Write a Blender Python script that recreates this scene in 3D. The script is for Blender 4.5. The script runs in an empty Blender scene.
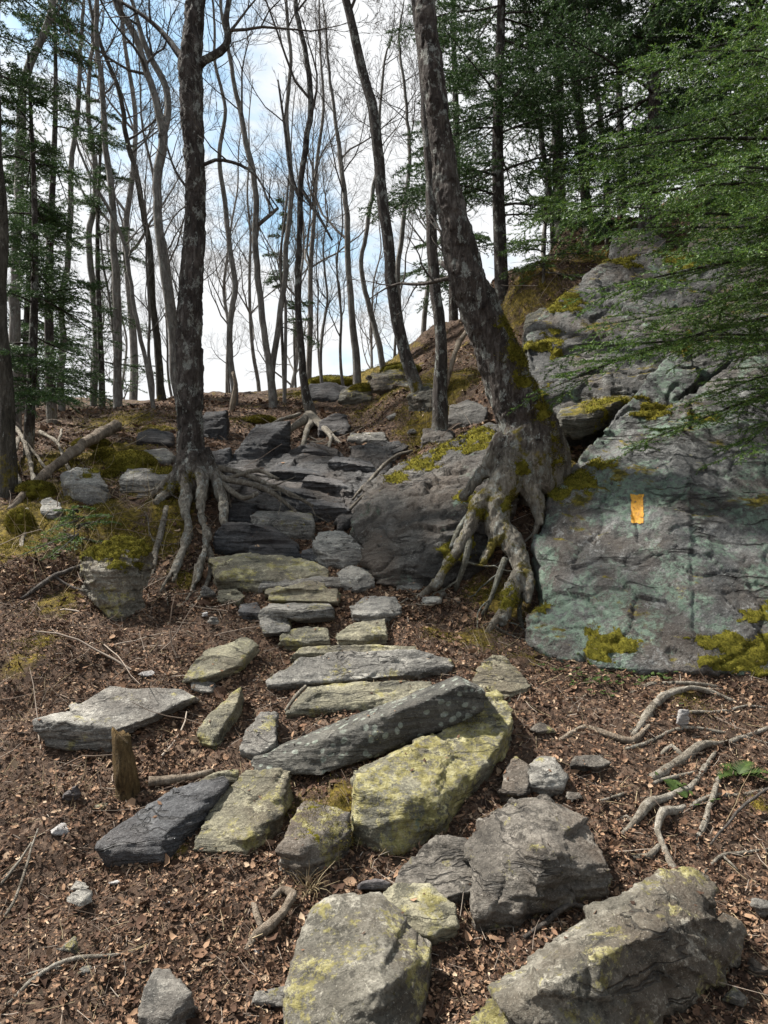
import bpy, bmesh, math
import numpy as np
from mathutils import Vector

R = np.random.default_rng(7)
scene = bpy.context.scene
COL = scene.collection
F, CX, CY, CZ = 740.0, 384.0, 512.0, 1.6      # a phone lens held level at eye height

# ------------------------------------------------------------------ maths helpers
def vnoise(p, seed=0):
    p = np.asarray(p, dtype=np.float64)
    i = np.floor(p).astype(np.int64); f = p - i
    u = f*f*f*(f*(f*6-15)+10)
    def h(x, y, z):
        n = (x*374761393 + y*668265263 + z*2147483647 + seed*1274126177) & 0xffffffff
        n = ((n ^ (n >> 13))*1274126177) & 0xffffffff
        n = ((n ^ (n >> 16))*2246822519) & 0xffffffff
        n = n ^ (n >> 13)
        return (n & 0xffffff)/float(0x7fffff) - 1.0
    x, y, z = i[:, 0], i[:, 1], i[:, 2]
    ux, uy, uz = u[:, 0], u[:, 1], u[:, 2]
    def l(a, b, t): return a + (b-a)*t
    x00 = l(h(x, y, z), h(x+1, y, z), ux);     x10 = l(h(x, y+1, z), h(x+1, y+1, z), ux)
    x01 = l(h(x, y, z+1), h(x+1, y, z+1), ux); x11 = l(h(x, y+1, z+1), h(x+1, y+1, z+1), ux)
    return l(l(x00, x10, uy), l(x01, x11, uy), uz)

def fbm(p, octv=4, rough=.5, seed=0):
    p = np.asarray(p, dtype=np.float64); t = np.zeros(len(p)); a = 1.0; s = 0
    for o in range(octv):
        t += a*vnoise(p*(2.03**o) + o*17.3, seed+o); s += a; a *= rough
    return t/s

def hash3(i, seed):
    o = []
    for k in range(3):
        n = (i[:, 0]*374761393+i[:, 1]*668265263+i[:, 2]*2147483647+(seed*3+k)*1274126177) & 0xffffffff
        n = ((n ^ (n >> 13))*1274126177) & 0xffffffff; n = ((n ^ (n >> 16))*2246822519) & 0xffffffff; n = n ^ (n >> 13)
        o.append((n & 0xffffff)/float(0xffffff))
    return np.stack(o, 1)
def facet(p, seed=0):
    """broken-stone relief: every cell its own level and its own tilted plane"""
    p = np.asarray(p, float); c0 = np.floor(p).astype(np.int64); best = np.full(len(p), 9e9); bc = c0.copy(); bf = p.copy()
    for a in (-1, 0, 1):
        for b in (-1, 0, 1):
            for c in (-1, 0, 1):
                q = c0+np.array([a, b, c]); f = q+hash3(q, seed); d = ((p-f)**2).sum(1); k = d < best
                best[k] = d[k]; bc[k] = q[k]; bf[k] = f[k]
    return (hash3(bc, seed+91)[:, 0]*2-1)*.6+((p-bf)*(hash3(bc, seed+57)*2-1)).sum(1)*1.1

def unit(v):
    v = np.asarray(v, float)
    return v/(np.linalg.norm(v, axis=-1, keepdims=True)+1e-12)

# ------------------------------------------------------------------ the lie of the land
_PY = np.array([-30, 0, 1.0, 1.9, 2.5, 3.2, 4.0, 5.0, 6.0, 7.0, 8.0, 9.5, 11.0, 13, 16, 25, 60, 400])
_PZ = np.array([-4., 0, .10, .24, .38, .62, .95, 1.33, 1.75, 2.15, 2.5, 3.0, 3.36, 3.45, 3.3, 2.4, -2.0, -14])
_fy = np.linspace(-30, 60, 9001); _fz = np.interp(_fy, _PY, _PZ)
_k = np.exp(-.5*(np.linspace(-3, 3, 81))**2); _k /= _k.sum()
_fz = np.convolve(np.pad(_fz, 40, mode='edge'), _k, 'valid')
def Zprofile(Y):
    Y = np.asarray(Y, float)
    return np.where(Y < 58, np.interp(Y, _fy, _fz), np.interp(Y, _PY, _PZ))

def U(u, v, Y):
    return np.array([(u-CX)/F*Y, Y, CZ+(CY-v)/F*Y])

_ctrl = []
for Y in (1.0, 1.9, 2.5, 3.2, 3.8, 4.4, 5, 5.6, 6.2, 7, 8, 9, 10):   # the trail itself
    for u in (260, 330, 390):
        if Y < 7 or u < 380: _ctrl.append(((u-CX)/F*Y, Y, 0.0))
for (u, v, Y) in [(0, 1040, 1.9), (0, 880, 2.5), (0, 740, 3.2), (0, 640, 3.7), (0, 560, 4.5), (50, 500, 5.4), (-60, 560, 4.6),
                  (100, 600, 4.3), (140, 560, 4.9), (195, 482, 5.6), (170, 500, 5.5), (225, 482, 5.75), (190, 592, 4.6), (230, 590, 4.6),
                  (100, 440, 7), (50, 425, 8), (150, 425, 8), (-100, 440, 7), (-300, 420, 8),
                  (60, 412, 10), (-200, 400, 11),
                  (768, 1040, 1.9), (768, 880, 2.5), (768, 780, 2.95), (700, 685, 3.55), (600, 672, 3.7), (768, 665, 3.65), (900, 690, 3.5), (540, 655, 4.0),
                  (520, 640, 4.1), (470, 600, 4.45), (430, 600, 4.45), (900, 800, 2.9),
                  (430, 520, 5.3), (480, 520, 5.1), (520, 470, 5.1), (560, 470, 5.2), (440, 440, 6.2), (480, 430, 6.2), (395, 455, 7.0),
                  (430, 390, 8.2), (480, 370, 7.6), (400, 378, 9.5), (330, 396, 9.8), (360, 388, 9.5), (450, 350, 9.5),
                  (530, 440, 5.5), (540, 350, 6.7), (600, 310, 7.0), (560, 262, 8.5), (660, 255, 7.2), (760, 240, 7.0), (900, 230, 7), (1100, 220, 7),
                  (620, 560, 4.9), (700, 530, 5.0), (760, 500, 5.0), (900, 480, 5), (1100, 480, 5), (620, 440, 5.7), (720, 400, 5.8), (900, 380, 5.8),
                  (600, 220, 10), (720, 190, 10), (900, 170, 10), (520, 270, 10.5), (470, 320, 11), (430, 370, 12)]:
    x, y, z = U(u, v, Y); _ctrl.append((x, y, z-float(Zprofile(y))))
for (x, y, r) in [(6, 4, 1.0), (8, 8, 3), (8, 14, 3.2), (3, 14, 2.4), (-8, 5, .1), (-8, 12, .4), (0, 14, 0), (20, 20, 3), (-20, 20, 0), (0, 30, 0), (0, -10, 0), (5, -5, 0), (-5, -5, 0), (4, 1, 0.05), (-4, 1, 0.05),
                  (60, 40, 4), (-60, 40, 0), (0, 100, 0), (-100, 0, 0), (100, 0, 3)]:
    _ctrl.append((x, y, r))
_ctrl = np.array(_ctrl)
def Zground(x, y):
    x = np.atleast_1d(np.asarray(x, float)); y = np.atleast_1d(np.asarray(y, float))
    out = np.empty(len(x))
    for a in range(0, len(x), 40000):
        xs, ys = x[a:a+40000], y[a:a+40000]
        d2 = (xs[:, None]-_ctrl[None, :, 0])**2 + (ys[:, None]-_ctrl[None, :, 1])**2
        w = 1/(d2+.05)**2.2
        out[a:a+40000] = (w*_ctrl[None, :, 2]).sum(1)/w.sum(1)
    return out + Zprofile(y)
def Zdetail(x, y):
    x = np.atleast_1d(np.asarray(x, float)); y = np.atleast_1d(np.asarray(y, float))
    p = np.stack([x, y, 0*x], 1)
    return .04*fbm(p*1.7, 3, .5, 3) + .03*fbm(p*6, 3, .55, 9) + .010*vnoise(p*28, 5) - .02
def Zfull(x, y):
    return Zground(x, y) + Zdetail(x, y)

_YS = np.concatenate([np.arange(1.0, 12, .02), np.arange(12, 40, .1)])
_gc = {}
def gy(u, v):
    """depth at which the line of sight through (u, v) meets the ground"""
    k = (round(u), round(v))
    if k not in _gc:
        x = (u-CX)/F*_YS; z = CZ+(CY-v)/F*_YS
        hit = np.nonzero(z <= Zground(x, _YS))[0]
        _gc[k] = float(_YS[hit[0]]) if len(hit) else 12.0
    return _gc[k]
def G(u, v, lift=0.0):
    p = U(u, v, gy(u, v)); p[2] = float(Zfull(p[0], p[1])[0])+lift
    return p

# ------------------------------------------------------------------ mesh helpers
def new_mesh(name, V, faces, mat, smooth=True):
    me = bpy.data.meshes.new(name)
    if isinstance(faces, np.ndarray) and faces.ndim == 2:
        V = np.ascontiguousarray(V, dtype=np.float32); n, k = faces.shape
        me.vertices.add(len(V)); me.vertices.foreach_set('co', V.ravel())
        me.loops.add(n*k); me.loops.foreach_set('vertex_index', faces.astype(np.int32).ravel())
        me.polygons.add(n); me.polygons.foreach_set('loop_start', np.arange(0, n*k, k, dtype=np.int32))
        me.update(calc_edges=True); me.validate()
    else:
        me.from_pydata([tuple(v) for v in V], [], [tuple(f) for f in faces]); me.update()
    if smooth:
        me.polygons.foreach_set('use_smooth', np.ones(len(me.polygons), dtype=bool))
    if mat is not None: me.materials.append(mat)
    return me

def link(name, me, parent=None, loc=None):
    o = bpy.data.objects.new(name, me); COL.objects.link(o)
    if parent is not None: o.parent = parent
    if loc is not None: o.location = tuple(loc)
    return o
def tag(o, label, cat, group=None, kind=None):
    if label: o['label'] = label
    if cat: o['category'] = cat
    if group: o['group'] = group
    if kind: o['kind'] = kind
    return o
def empty(name, loc, label, cat, group=None):
    o = bpy.data.objects.new(name, None); COL.objects.link(o); o.location = tuple(loc); o.empty_display_size = .2
    return tag(o, label, cat, group)

class Tubes:
    """collects tapered tubes (quads) into one mesh"""
    def __init__(s): s.V = []; s.Fq = []; s.n = 0
    def add(s, P, rad, k=5, cap=False, wob=0.0, flat=1.0):
        P = np.asarray(P, float); rad = np.asarray(rad, float)
        T = unit(np.gradient(P, axis=0))
        ref = np.array([0., 0, 1]) if abs(T[:, 2]).mean() < .75 else np.array([1., .2, 0])
        N = unit(np.cross(T, ref)); B = np.cross(T, N)
        if cap:
            P = np.vstack([P[:1], P, P[-1:]]); rad = np.concatenate([[1e-4], rad, [1e-4]])
            N = np.vstack([N[:1], N, N[-1:]]); B = np.vstack([B[:1], B, B[-1:]])
        m = len(P)
        a = np.arange(k)*2*math.pi/k
        ring = N[:, None, :]*np.cos(a)[None, :, None] + B[:, None, :]*np.sin(a)[None, :, None]*flat
        rr = rad[:, None]*np.ones((1, k))
        V = P[:, None, :] + ring*rr[:, :, None]
        if wob:
            q = V.reshape(-1, 3); w = (fbm(q*np.array([14, 14, 7]), 4, .62, 21)).reshape(m, k)
            V = P[:, None, :] + ring*(rr*(1+wob*w))[:, :, None]
        s.V.append(V.reshape(-1, 3))
        i = np.arange(m-1)[:, None]*k; j = np.arange(k)[None, :]; j2 = (j+1) % k
        s.Fq.append(np.stack([i+j, i+j2, i+k+j2, i+k+j], -1).reshape(-1, 4)+s.n); s.n += m*k
    def mesh(s, name, mat, origin=(0, 0, 0)):
        V = np.concatenate(s.V)-np.asarray(origin); return new_mesh(name, V, np.concatenate(s.Fq), mat)

def smooth_path(P, rad, step):
    """Catmull-Rom through the points, resampled about every step metres"""
    P = np.asarray(P, float); rad = np.asarray(rad, float)
    Q = np.vstack([2*P[0]-P[1], P, 2*P[-1]-P[-2]]); outP, outR = [], []
    for i in range(len(P)-1):
        p0, p1, p2, p3 = Q[i], Q[i+1], Q[i+2], Q[i+3]
        n = max(2, int(np.linalg.norm(p2-p1)/step)); t = (np.arange(n)/n)[:, None]
        outP.append(.5*((2*p1)+(p2-p0)*t+(2*p0-5*p1+4*p2-p3)*t*t+(3*p1-p0-3*p2+p3)*t**3))
        outR.append(rad[i]+(rad[i+1]-rad[i])*t[:, 0])
    return np.vstack(outP+[P[-1:]]), np.concatenate(outR+[rad[-1:]])

# ------------------------------------------------------------------ materials
class NT:
    def __init__(s, name):
        s.m = bpy.data.materials.new(name); s.m.use_nodes = True
        s.t = s.m.node_tree; s.t.nodes.clear(); s.L = s.t.links
        s.out = s.n('ShaderNodeOutputMaterial'); s.bsdf = s.n('ShaderNodeBsdfPrincipled')
        s.L.new(s.bsdf.outputs[0], s.out.inputs['Surface'])
        s.geo = s.n('ShaderNodeNewGeometry'); s.pos = s.geo.outputs['Position']
    def n(s, t): return s.t.nodes.new(t)
    def put(s, sock, v):
        if hasattr(v, 'is_linked') or isinstance(v, bpy.types.NodeSocket): s.L.new(v, sock)
        elif isinstance(v, (tuple, list)): sock.default_value = tuple(v)+((1,) if len(v) == 3 and sock.type == 'RGBA' else ())
        else: sock.default_value = v
    def noise(s, sc, det=6, rough=.6, vec=None, dist=0):
        n = s.n('ShaderNodeTexNoise'); n.inputs['Scale'].default_value = sc; n.inputs['Detail'].default_value = det
        n.inputs['Roughness'].default_value = rough; n.inputs['Distortion'].default_value = dist
        s.L.new(vec or s.pos, n.inputs['Vector']); return n.outputs['Fac']
    def voro(s, sc, vec=None, feat='F1', out='Distance', rnd=1):
        n = s.n('ShaderNodeTexVoronoi'); n.feature = feat; n.inputs['Scale'].default_value = sc; n.inputs['Randomness'].default_value = rnd
        s.L.new(vec or s.pos, n.inputs['Vector']); return n.outputs[out]
    def step(s, x, a, b, lo=0., hi=1.):
        n = s.n('ShaderNodeMapRange'); n.interpolation_type = 'SMOOTHSTEP'
        s.put(n.inputs['Value'], x); s.put(n.inputs['From Min'], a); s.put(n.inputs['From Max'], b)
        n.inputs['To Min'].default_value = lo; n.inputs['To Max'].default_value = hi; return n.outputs[0]
    def math(s, op, a, b=0.):
        n = s.n('ShaderNodeMath'); n.operation = op; s.put(n.inputs[0], a); s.put(n.inputs[1], b); return n.outputs[0]
    def mix(s, f, a, b, mode='MIX'):
        n = s.n('ShaderNodeMix'); n.data_type = 'RGBA'; n.blend_type = mode
        s.put(n.inputs[0], f); s.put(n.inputs[6], a); s.put(n.inputs[7], b); return n.outputs[2]
    def ramp(s, f, stops):
        n = s.n('ShaderNodeValToRGB'); e = n.color_ramp.elements
        while len(e) < len(stops): e.new(.5)
        for el, (p, c) in zip(e, stops): el.position = p; el.color = tuple(c)+(1,)
        s.put(n.inputs[0], f); return n.outputs[0]
    def scale(s, vec, sc, rot=(0, 0, 0)):
        n = s.n('ShaderNodeMapping'); n.inputs['Scale'].default_value = sc; n.inputs['Rotation'].default_value = rot
        s.L.new(vec, n.inputs['Vector']); return n.outputs[0]
    def sep(s, vec):
        n = s.n('ShaderNodeSeparateXYZ'); s.L.new(vec, n.inputs[0]); return n.outputs
    def bump(s, h, strength=.5, dist=.02, prev=None):
        n = s.n('ShaderNodeBump'); n.inputs['Strength'].default_value = strength; n.inputs['Distance'].default_value = dist
        s.L.new(h, n.inputs['Height'])
        if prev is not None: s.L.new(prev, n.inputs['Normal'])
        return n.outputs[0]
    def obj(s): return s.n('ShaderNodeTexCoord').outputs['Object']
    def attr(s, name):
        n = s.n('ShaderNodeAttribute'); n.attribute_name = name; return n.outputs['Fac']
    def island(s): return s.geo.outputs['Random Per Island']
    def done(s, col, rough=.9, normal=None, spec=.25):
        s.put(s.bsdf.inputs['Base Color'], col); s.put(s.bsdf.inputs['Roughness'], rough)
        s.bsdf.inputs['Specular IOR Level'].default_value = spec
        if normal is not None: s.L.new(normal, s.bsdf.inputs['Normal'])
        return s.m

def lighten(c, k): return tuple(min(1, x*k) for x in c)

def rock_mat(name, dark=(.066, .062, .055), mid=(.18, .171, .152), light=(.43, .408, .358), yellow=0., pale=.25, green=0., moss=0.,
             brown=.15, spots=0., layer=(2.5, 2.5, 26), rot=(.15, .1, 0), wet=.55, bumpk=1.0):
    m = NT(name); P = m.pos
    warpn = m.n('ShaderNodeTexNoise'); warpn.inputs['Scale'].default_value = 3; warpn.inputs['Detail'].default_value = 5; m.L.new(P, warpn.inputs['Vector'])
    wv = m.n('ShaderNodeVectorMath'); wv.operation = 'MULTIPLY_ADD'; m.L.new(warpn.outputs['Color'], wv.inputs[0]); wv.inputs[1].default_value = (.12, .12, .12); m.L.new(P, wv.inputs[2])
    W = wv.outputs[0]
    big = m.noise(4, 9, .68); lay = m.noise(1, 7, .62, m.scale(W, layer, rot)); fine = m.noise(60, 5, .7)
    f = m.math('ADD', m.math('MULTIPLY', big, .42), m.math('ADD', m.math('MULTIPLY', lay, .30), m.math('MULTIPLY', fine, .28)))
    c = m.ramp(f, [(.39, dark), (.5, mid), (.61, light)])
    c = m.mix(m.step(m.noise(1.6, 5, .6), .42, .62, 0, brown*2), c, (.10, .066, .042))                # earthy staining
    c = m.mix(m.step(m.noise(5.5, 12, .76), .55, .60, 0, .72), c, lighten(dark, .75))                  # dark weathering patches
    c = m.mix(m.math('MULTIPLY', m.step(m.noise(8, 12, .76), .62-pale*.16, .65-pale*.16, 0, .8), m.step(m.noise(34, 6, .75), .42, .56)), c, m.ramp(fine, [(.35, lighten(light, .85)), (.65, lighten(light, 1.35))]))   # pale crust
    c = m.mix(m.step(m.noise(150, 3, .6), .60, .68, 0, .5), c, lighten(light, 1.2)); c = m.mix(m.step(m.noise(130, 3, .6, m.scale(P, (1.1, 1, 1))), .60, .68, 0, .55), c, lighten(dark, .7))                     # pale crust
    if green: c = m.mix(m.math('MULTIPLY', m.step(m.noise(2.4, 12, .74), .60-green*.15, .66-green*.13, 0, .85), m.step(m.noise(26, 7, .75), .40, .55)), c, m.ramp(m.noise(20, 6, .7), [(.35, (.10, .155, .11)), (.65, (.25, .34, .26))]))
    if yellow: c = m.mix(m.math('MULTIPLY', m.step(m.noise(4.5, 12, .76), .66-yellow*.26, .70-yellow*.26, 0, .85), m.step(m.noise(26, 8, .8), .43, .50)), c, m.ramp(m.noise(16, 8, .75), [(.35, (.12, .105, .03)), (.5, (.29, .255, .085)), (.62, (.48, .44, .24))]))
    if spots:
        v = m.voro(24, W); rnd = m.voro(24, W, out='Color')
        sp = m.math('MULTIPLY', m.step(v, .36, .26), m.step(m.sep(rnd)[0], 1-spots, 1-spots+.02))
        c = m.mix(m.math('MULTIPLY', sp, .75), c, m.ramp(fine, [(.4, (.22, .25, .20)), (.6, (.38, .41, .35))]))
    cr = m.math('ABSOLUTE', m.math('SUBTRACT', m.noise(1, 4, .55, m.scale(W, tuple(x*.45 for x in layer), rot)), .5)); crn = m.math('MAXIMUM', m.step(cr, .002, .012), m.step(m.noise(2.1, 3), .44, .54, 1, 0))
    c = m.mix(m.math('MULTIPLY', m.math('SUBTRACT', 1., crn), .7), c, (.02, .018, .016))
    h = m.math('ADD', m.math('MULTIPLY', lay, .8), m.math('ADD', m.math('MULTIPLY', big, .6), m.math('MULTIPLY', m.noise(26, 8, .75), .5)))
    h = m.math('ADD', h, m.math('MULTIPLY', crn, .25))
    nrm = m.bump(h, 1.0*bumpk, .075)
    nrm = m.bump(m.noise(110, 4, .75), .45*bumpk, .006, nrm)
    rough = m.step(big, .3, .7, wet, .95)
    if moss:
        nz = m.sep(m.geo.outputs['Normal'])[2]
        t = m.math('ADD', m.math('MULTIPLY', nz, .45), m.noise(3.2, 9, .68))
        k = m.step(t, 1.12-.5*moss, 1.20-.5*moss)
        mc = m.ramp(m.noise(24, 7, .72), [(.32, (.022, .020, .006)), (.48, (.10, .085, .013)), (.66, (.27, .21, .03))])
        c = m.mix(k, c, mc)
        nrm2 = m.bump(m.noise(140, 6, .8), 1.0, .02, m.bump(m.noise(20, 5, .7), .8, .04))
        mx = m.n('ShaderNodeMix'); mx.data_type = 'VECTOR'; m.put(mx.inputs[0], k); m.L.new(nrm, mx.inputs[4]); m.L.new(nrm2, mx.inputs[5]); nrm = mx.outputs[1]
        rough = m.math('MAXIMUM', rough, k)
    return m.done(c, rough, nrm, .3)

def bark_mat(name, dark, mid, light, lichen=.3, moss=0., mossh=1.0, sc=1.0, mossall=0., low=None):
    m = NT(name); P = m.pos
    st = m.noise(1, 9, .7, m.scale(P, (36*sc, 36*sc, 8*sc)), .9); big = m.noise(5, 7, .65); fine = m.noise(80, 4, .7)
    f = m.math('ADD', m.math('MULTIPLY', st, .6), m.math('MULTIPLY', big, .4))
    c = m.ramp(f, [(.36, dark), (.5, mid), (.66, light)])
    if low:       # paler bark on the root flare
        zl = m.math('ADD', m.sep(m.obj())[2], m.math('MULTIPLY', m.math('SUBTRACT', m.noise(6, 6, .7), .5), .5))
        c = m.mix(m.step(zl, low-.22, low+.22, 1, 0), c, m.ramp(f, [(.36, (.06, .048, .036)), (.5, (.20, .18, .145)), (.66, (.46, .43, .37))]))
    if lichen:
        c = m.mix(m.math('MULTIPLY', m.step(m.noise(15, 12, .78, m.scale(P, (1, 1, .6))), .66-.2*lichen, .69-.19*lichen), .85), c, m.ramp(fine, [(.35, (.17, .18, .16)), (.65, (.36, .37, .34))]))
    nrm = m.bump(fine, .6, .01, m.bump(f, 1.0, .09))
    if moss or mossall:
        z = m.sep(m.obj())[2]
        t = m.math('ADD', m.math('MULTIPLY', m.step(z, mossh*.2, mossh, 1, 0), .40), m.noise(5, 9, .72))
        k = m.step(t, 1.13-.45*moss, 1.2-.45*moss)
        c = m.mix(k, c, m.ramp(m.noise(24, 7, .72), [(.32, (.03, .028, .008)), (.5, (.11, .09, .016)), (.68, (.22, .17, .03))]))
    return m.done(c, .92, nrm, .2)

M = {}
M['slate'] = rock_mat('slate_grey', yellow=.36, pale=.3, brown=.12)
M['slate_mid'] = rock_mat('slate_mid', (.025, .025, .027), (.075, .075, .078), (.19, .19, .19), pale=.2, brown=.1, wet=.4)
M['slate_dark'] = rock_mat('slate_dark', (.012, .012, .014), (.034, .035, .038), (.085, .086, .088), pale=.12, brown=.1, wet=.4)
M['slate_purple'] = rock_mat('slate_purplish', (0.043, 0.038, 0.039), (0.118, 0.106, 0.106), (0.279, 0.251, 0.242), pale=.2, brown=.15, wet=.45, yellow=.1)
M['slate_pale'] = rock_mat('slate_pale', (0.096, 0.093, 0.086), (0.237, 0.228, 0.205), (0.478, 0.457, 0.400), yellow=.25, pale=.4, brown=.1)
M['slate_olive'] = rock_mat('slate_olive', (0.067, 0.063, 0.046), (0.185, 0.170, 0.118), (0.415, 0.383, 0.265), yellow=.5, pale=.25, brown=.2)
M['slab_spotted'] = rock_mat('slab_spotted', (.034, .033, .029), (.082, .079, .068), (.19, .182, .155), yellow=.2, pale=.2, brown=.1, spots=.8, moss=.0)
M['yellow_rock'] = rock_mat('rock_yellow_lichen', (0.053, 0.052, 0.039), (0.160, 0.149, 0.108), (0.371, 0.348, 0.242), yellow=.82, pale=.35, brown=.1, green=.25, moss=.15)
M['mossy_rock'] = rock_mat('rock_mossy', (.04, .038, .03), (.10, .095, .075), (.2, .19, .15), yellow=.35, moss=.6, brown=.3)
M['boulder_brown'] = rock_mat('boulder_brownish', (0.045, 0.039, 0.032), (0.128, 0.113, 0.094), (0.327, 0.295, 0.249), yellow=.4, pale=.3, brown=.3, moss=.05, rot=(.5, .5, 0))
M['boulder_olive'] = rock_mat('boulder_olive', (0.055, 0.050, 0.039), (0.156, 0.143, 0.113), (0.388, 0.361, 0.295), yellow=.45, pale=.4, brown=.22, moss=.16, rot=(.3, .5, .5), layer=(2, 2, 14))
M['cliff'] = rock_mat('cliff_rock', (.036, .037, .036), (.108, .110, .107), (.26, .262, .25), pale=.45, green=.75, yellow=.12, brown=.22, moss=.42, layer=(1.2, 1.2, 6), rot=(.6, .3, 0), bumpk=1.2)
M['cliff_upper'] = rock_mat('cliff_rock_upper', (.03, .030, .029), (.09, .089, .084), (.22, .216, .2), pale=.5, green=.3, yellow=.15, brown=.3, moss=.5, layer=(1.2, 1.2, 6), rot=(.4, -.6, 0), bumpk=1.2)
M['outcrop'] = rock_mat('outcrop_rock', (.030, .028, .025), (.082, .077, .069), (.19, .18, .163), yellow=.1, pale=.3, green=.3, brown=.22, moss=.2, layer=(1.5, 1.5, 9), rot=(.7, .5, 0), bumpk=1.2)
M['bedrock'] = rock_mat('bedrock_striated', (.018, .017, .017), (.05, .048, .047), (.13, .125, .12), pale=.25, brown=.15, layer=(4, 10, 30), rot=(.3, .25, .4), wet=.4)

M['bark_dark'] = bark_mat('bark_dark', (.016, .013, .011), (.052, .043, .038), (.15, .132, .118), .62, .3, .5, low=.10)
M['bark_big'] = bark_mat('bark_lichen', (.014, .010, .009), (.062, .05, .043), (.2, .178, .158), .62, .5, 1.1, low=.28)
M['bark_root'] = bark_mat('bark_root_pale', (.055, .045, .034), (.16, .14, .11), (.40, .37, .32), .3, .28, .6)
M['bark_rootg'] = bark_mat('bark_root_green', (.04, .036, .026), (.115, .11, .085), (.26, .26, .22), .6, .3, .6)
M['bark_grey'] = bark_mat('bark_grey', (.06, .054, .048), (.19, .175, .158), (.38, .36, .33), .6, .2, .8)
M['bark_far'] = bark_mat('bark_far', (.07, .063, .056), (.19, .175, .158), (.36, .34, .31), .3, .1, .6)
M['bark_mossy'] = bark_mat('bark_mossy', (.02, .018, .014), (.065, .058, .046), (.15, .14, .115), .3, .45, 1.6)
M['bark_twig'] = bark_mat('twig_bark', (.04, .034, .029), (.11, .095, .083), (.22, .2, .178), .2)
M['dead_wood'] = bark_mat('dead_wood', (.07, .053, .038), (.25, .20, .15), (.46, .40, .32), 0)
M['stump_wood'] = bark_mat('stump_wood', (.035, .022, .010), (.13, .085, .036), (.27, .19, .09), 0, sc=1.4)
M['root_ground'] = bark_mat('root_ground', (.07, .055, .04), (.25, .22, .175), (.52, .48, .41), .2)

def ground_mat():
    m = NT('forest_floor'); P = m.pos
    wn = m.n('ShaderNodeTexNoise'); wn.inputs['Scale'].default_value = 14; wn.inputs['Detail'].default_value = 3; m.L.new(P, wn.inputs['Vector'])
    wv = m.n('ShaderNodeVectorMath'); wv.operation = 'MULTIPLY_ADD'; m.L.new(wn.outputs['Color'], wv.inputs[0]); wv.inputs[1].default_value = (.05, .05, .05); m.L.new(P, wv.inputs[2])
    cell = m.sep(m.voro(42, wv.outputs[0], out='Color'))
    c = m.ramp(cell[0], [(0, (.018, .011, .008)), (.35, (.055, .034, .023)), (.7, (.115, .072, .048)), (1, (.20, .14, .10))])
    soil = m.ramp(m.noise(30, 8, .75), [(.35, (.02, .014, .010)), (.65, (.11, .074, .053))])
    c = m.mix(m.step(m.noise(3.0, 8, .7), .42, .6, .75, .15), c, soil)
    h = m.math('ADD', cell[1], m.math('MULTIPLY', m.noise(60, 7, .75), 1.2))
    nrm = m.bump(h, .8, .03)
    k = m.step(m.math('ADD', m.attr('moss'), m.math('MULTIPLY', m.math('SUBTRACT', m.noise(5, 9, .7), .5), 1.6)), .42, .62)
    mc = m.ramp(m.noise(26, 7, .72), [(.34, (.028, .020, .007)), (.5, (.10, .073, .014)), (.68, (.25, .18, .03))])
    c = m.mix(k, c, mc)
    return m.done(c, .95, nrm, .15)
M['ground'] = ground_mat()

def island_mat(name, stops, rough=.8, trans=0., spec=.2, nz=0):
    m = NT(name); r = m.island()
    c = m.ramp(r, stops)
    if trans:
        m.done(c, rough, None, spec)
        tr = m.n('ShaderNodeBsdfTranslucent'); m.L.new(c, tr.inputs['Color'])
        mx = m.n('ShaderNodeMixShader'); mx.inputs[0].default_value = trans
        m.L.new(m.bsdf.outputs[0], mx.inputs[1]); m.L.new(tr.outputs[0], mx.inputs[2]); m.L.new(mx.outputs[0], m.out.inputs['Surface'])
        return m.m
    return m.done(c, rough, None, spec)
M['leaf'] = island_mat('dead_leaf', [(0, (.022, .013, .009)), (.4, (.075, .043, .028)), (.7, (.15, .088, .054)), (.93, (.235, .15, .094)), (1, (.36, .27, .185))], .85, 0, .12)
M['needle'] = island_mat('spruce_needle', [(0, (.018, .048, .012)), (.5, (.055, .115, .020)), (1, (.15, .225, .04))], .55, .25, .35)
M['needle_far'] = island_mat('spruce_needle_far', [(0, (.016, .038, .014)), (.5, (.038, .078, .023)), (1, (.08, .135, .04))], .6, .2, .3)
M['moss_fuzz'] = island_mat('moss_fuzz', [(0, (.03, .028, .007)), (.45, (.085, .074, .013)), (.8, (.16, .135, .022)), (1, (.29, .24, .045))], .9, .2, .1)
M['fern'] = island_mat('fern_green', [(0, (.022, .042, .010)), (1, (.055, .085, .018))], .6, .3)
M['straw'] = island_mat('dry_grass', [(0, (.18, .13, .07)), (1, (.42, .34, .21))], .7, .2)
M['twig'] = island_mat('dry_twig', [(0, (.05, .035, .025)), (.6, (.14, .105, .08)), (1, (.32, .27, .22))], .85)
M['quartz'] = rock_mat('pale_quartz', (.25, .24, .23), (.45, .43, .41), (.62, .6, .58), pale=.1, brown=.1)
def paint():
    m = NT('orange_paint'); n = m.noise(38, 9, .8)
    c = m.ramp(n, [(.34, (.14, .09, .035)), (.44, (.38, .18, .02)), (.6, (.50, .26, .03)), (.72, (.55, .36, .12))])
    return m.done(c, .7, m.bump(m.noise(60, 6, .75), .6, .01), .3)
M['paint'] = paint()

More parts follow.
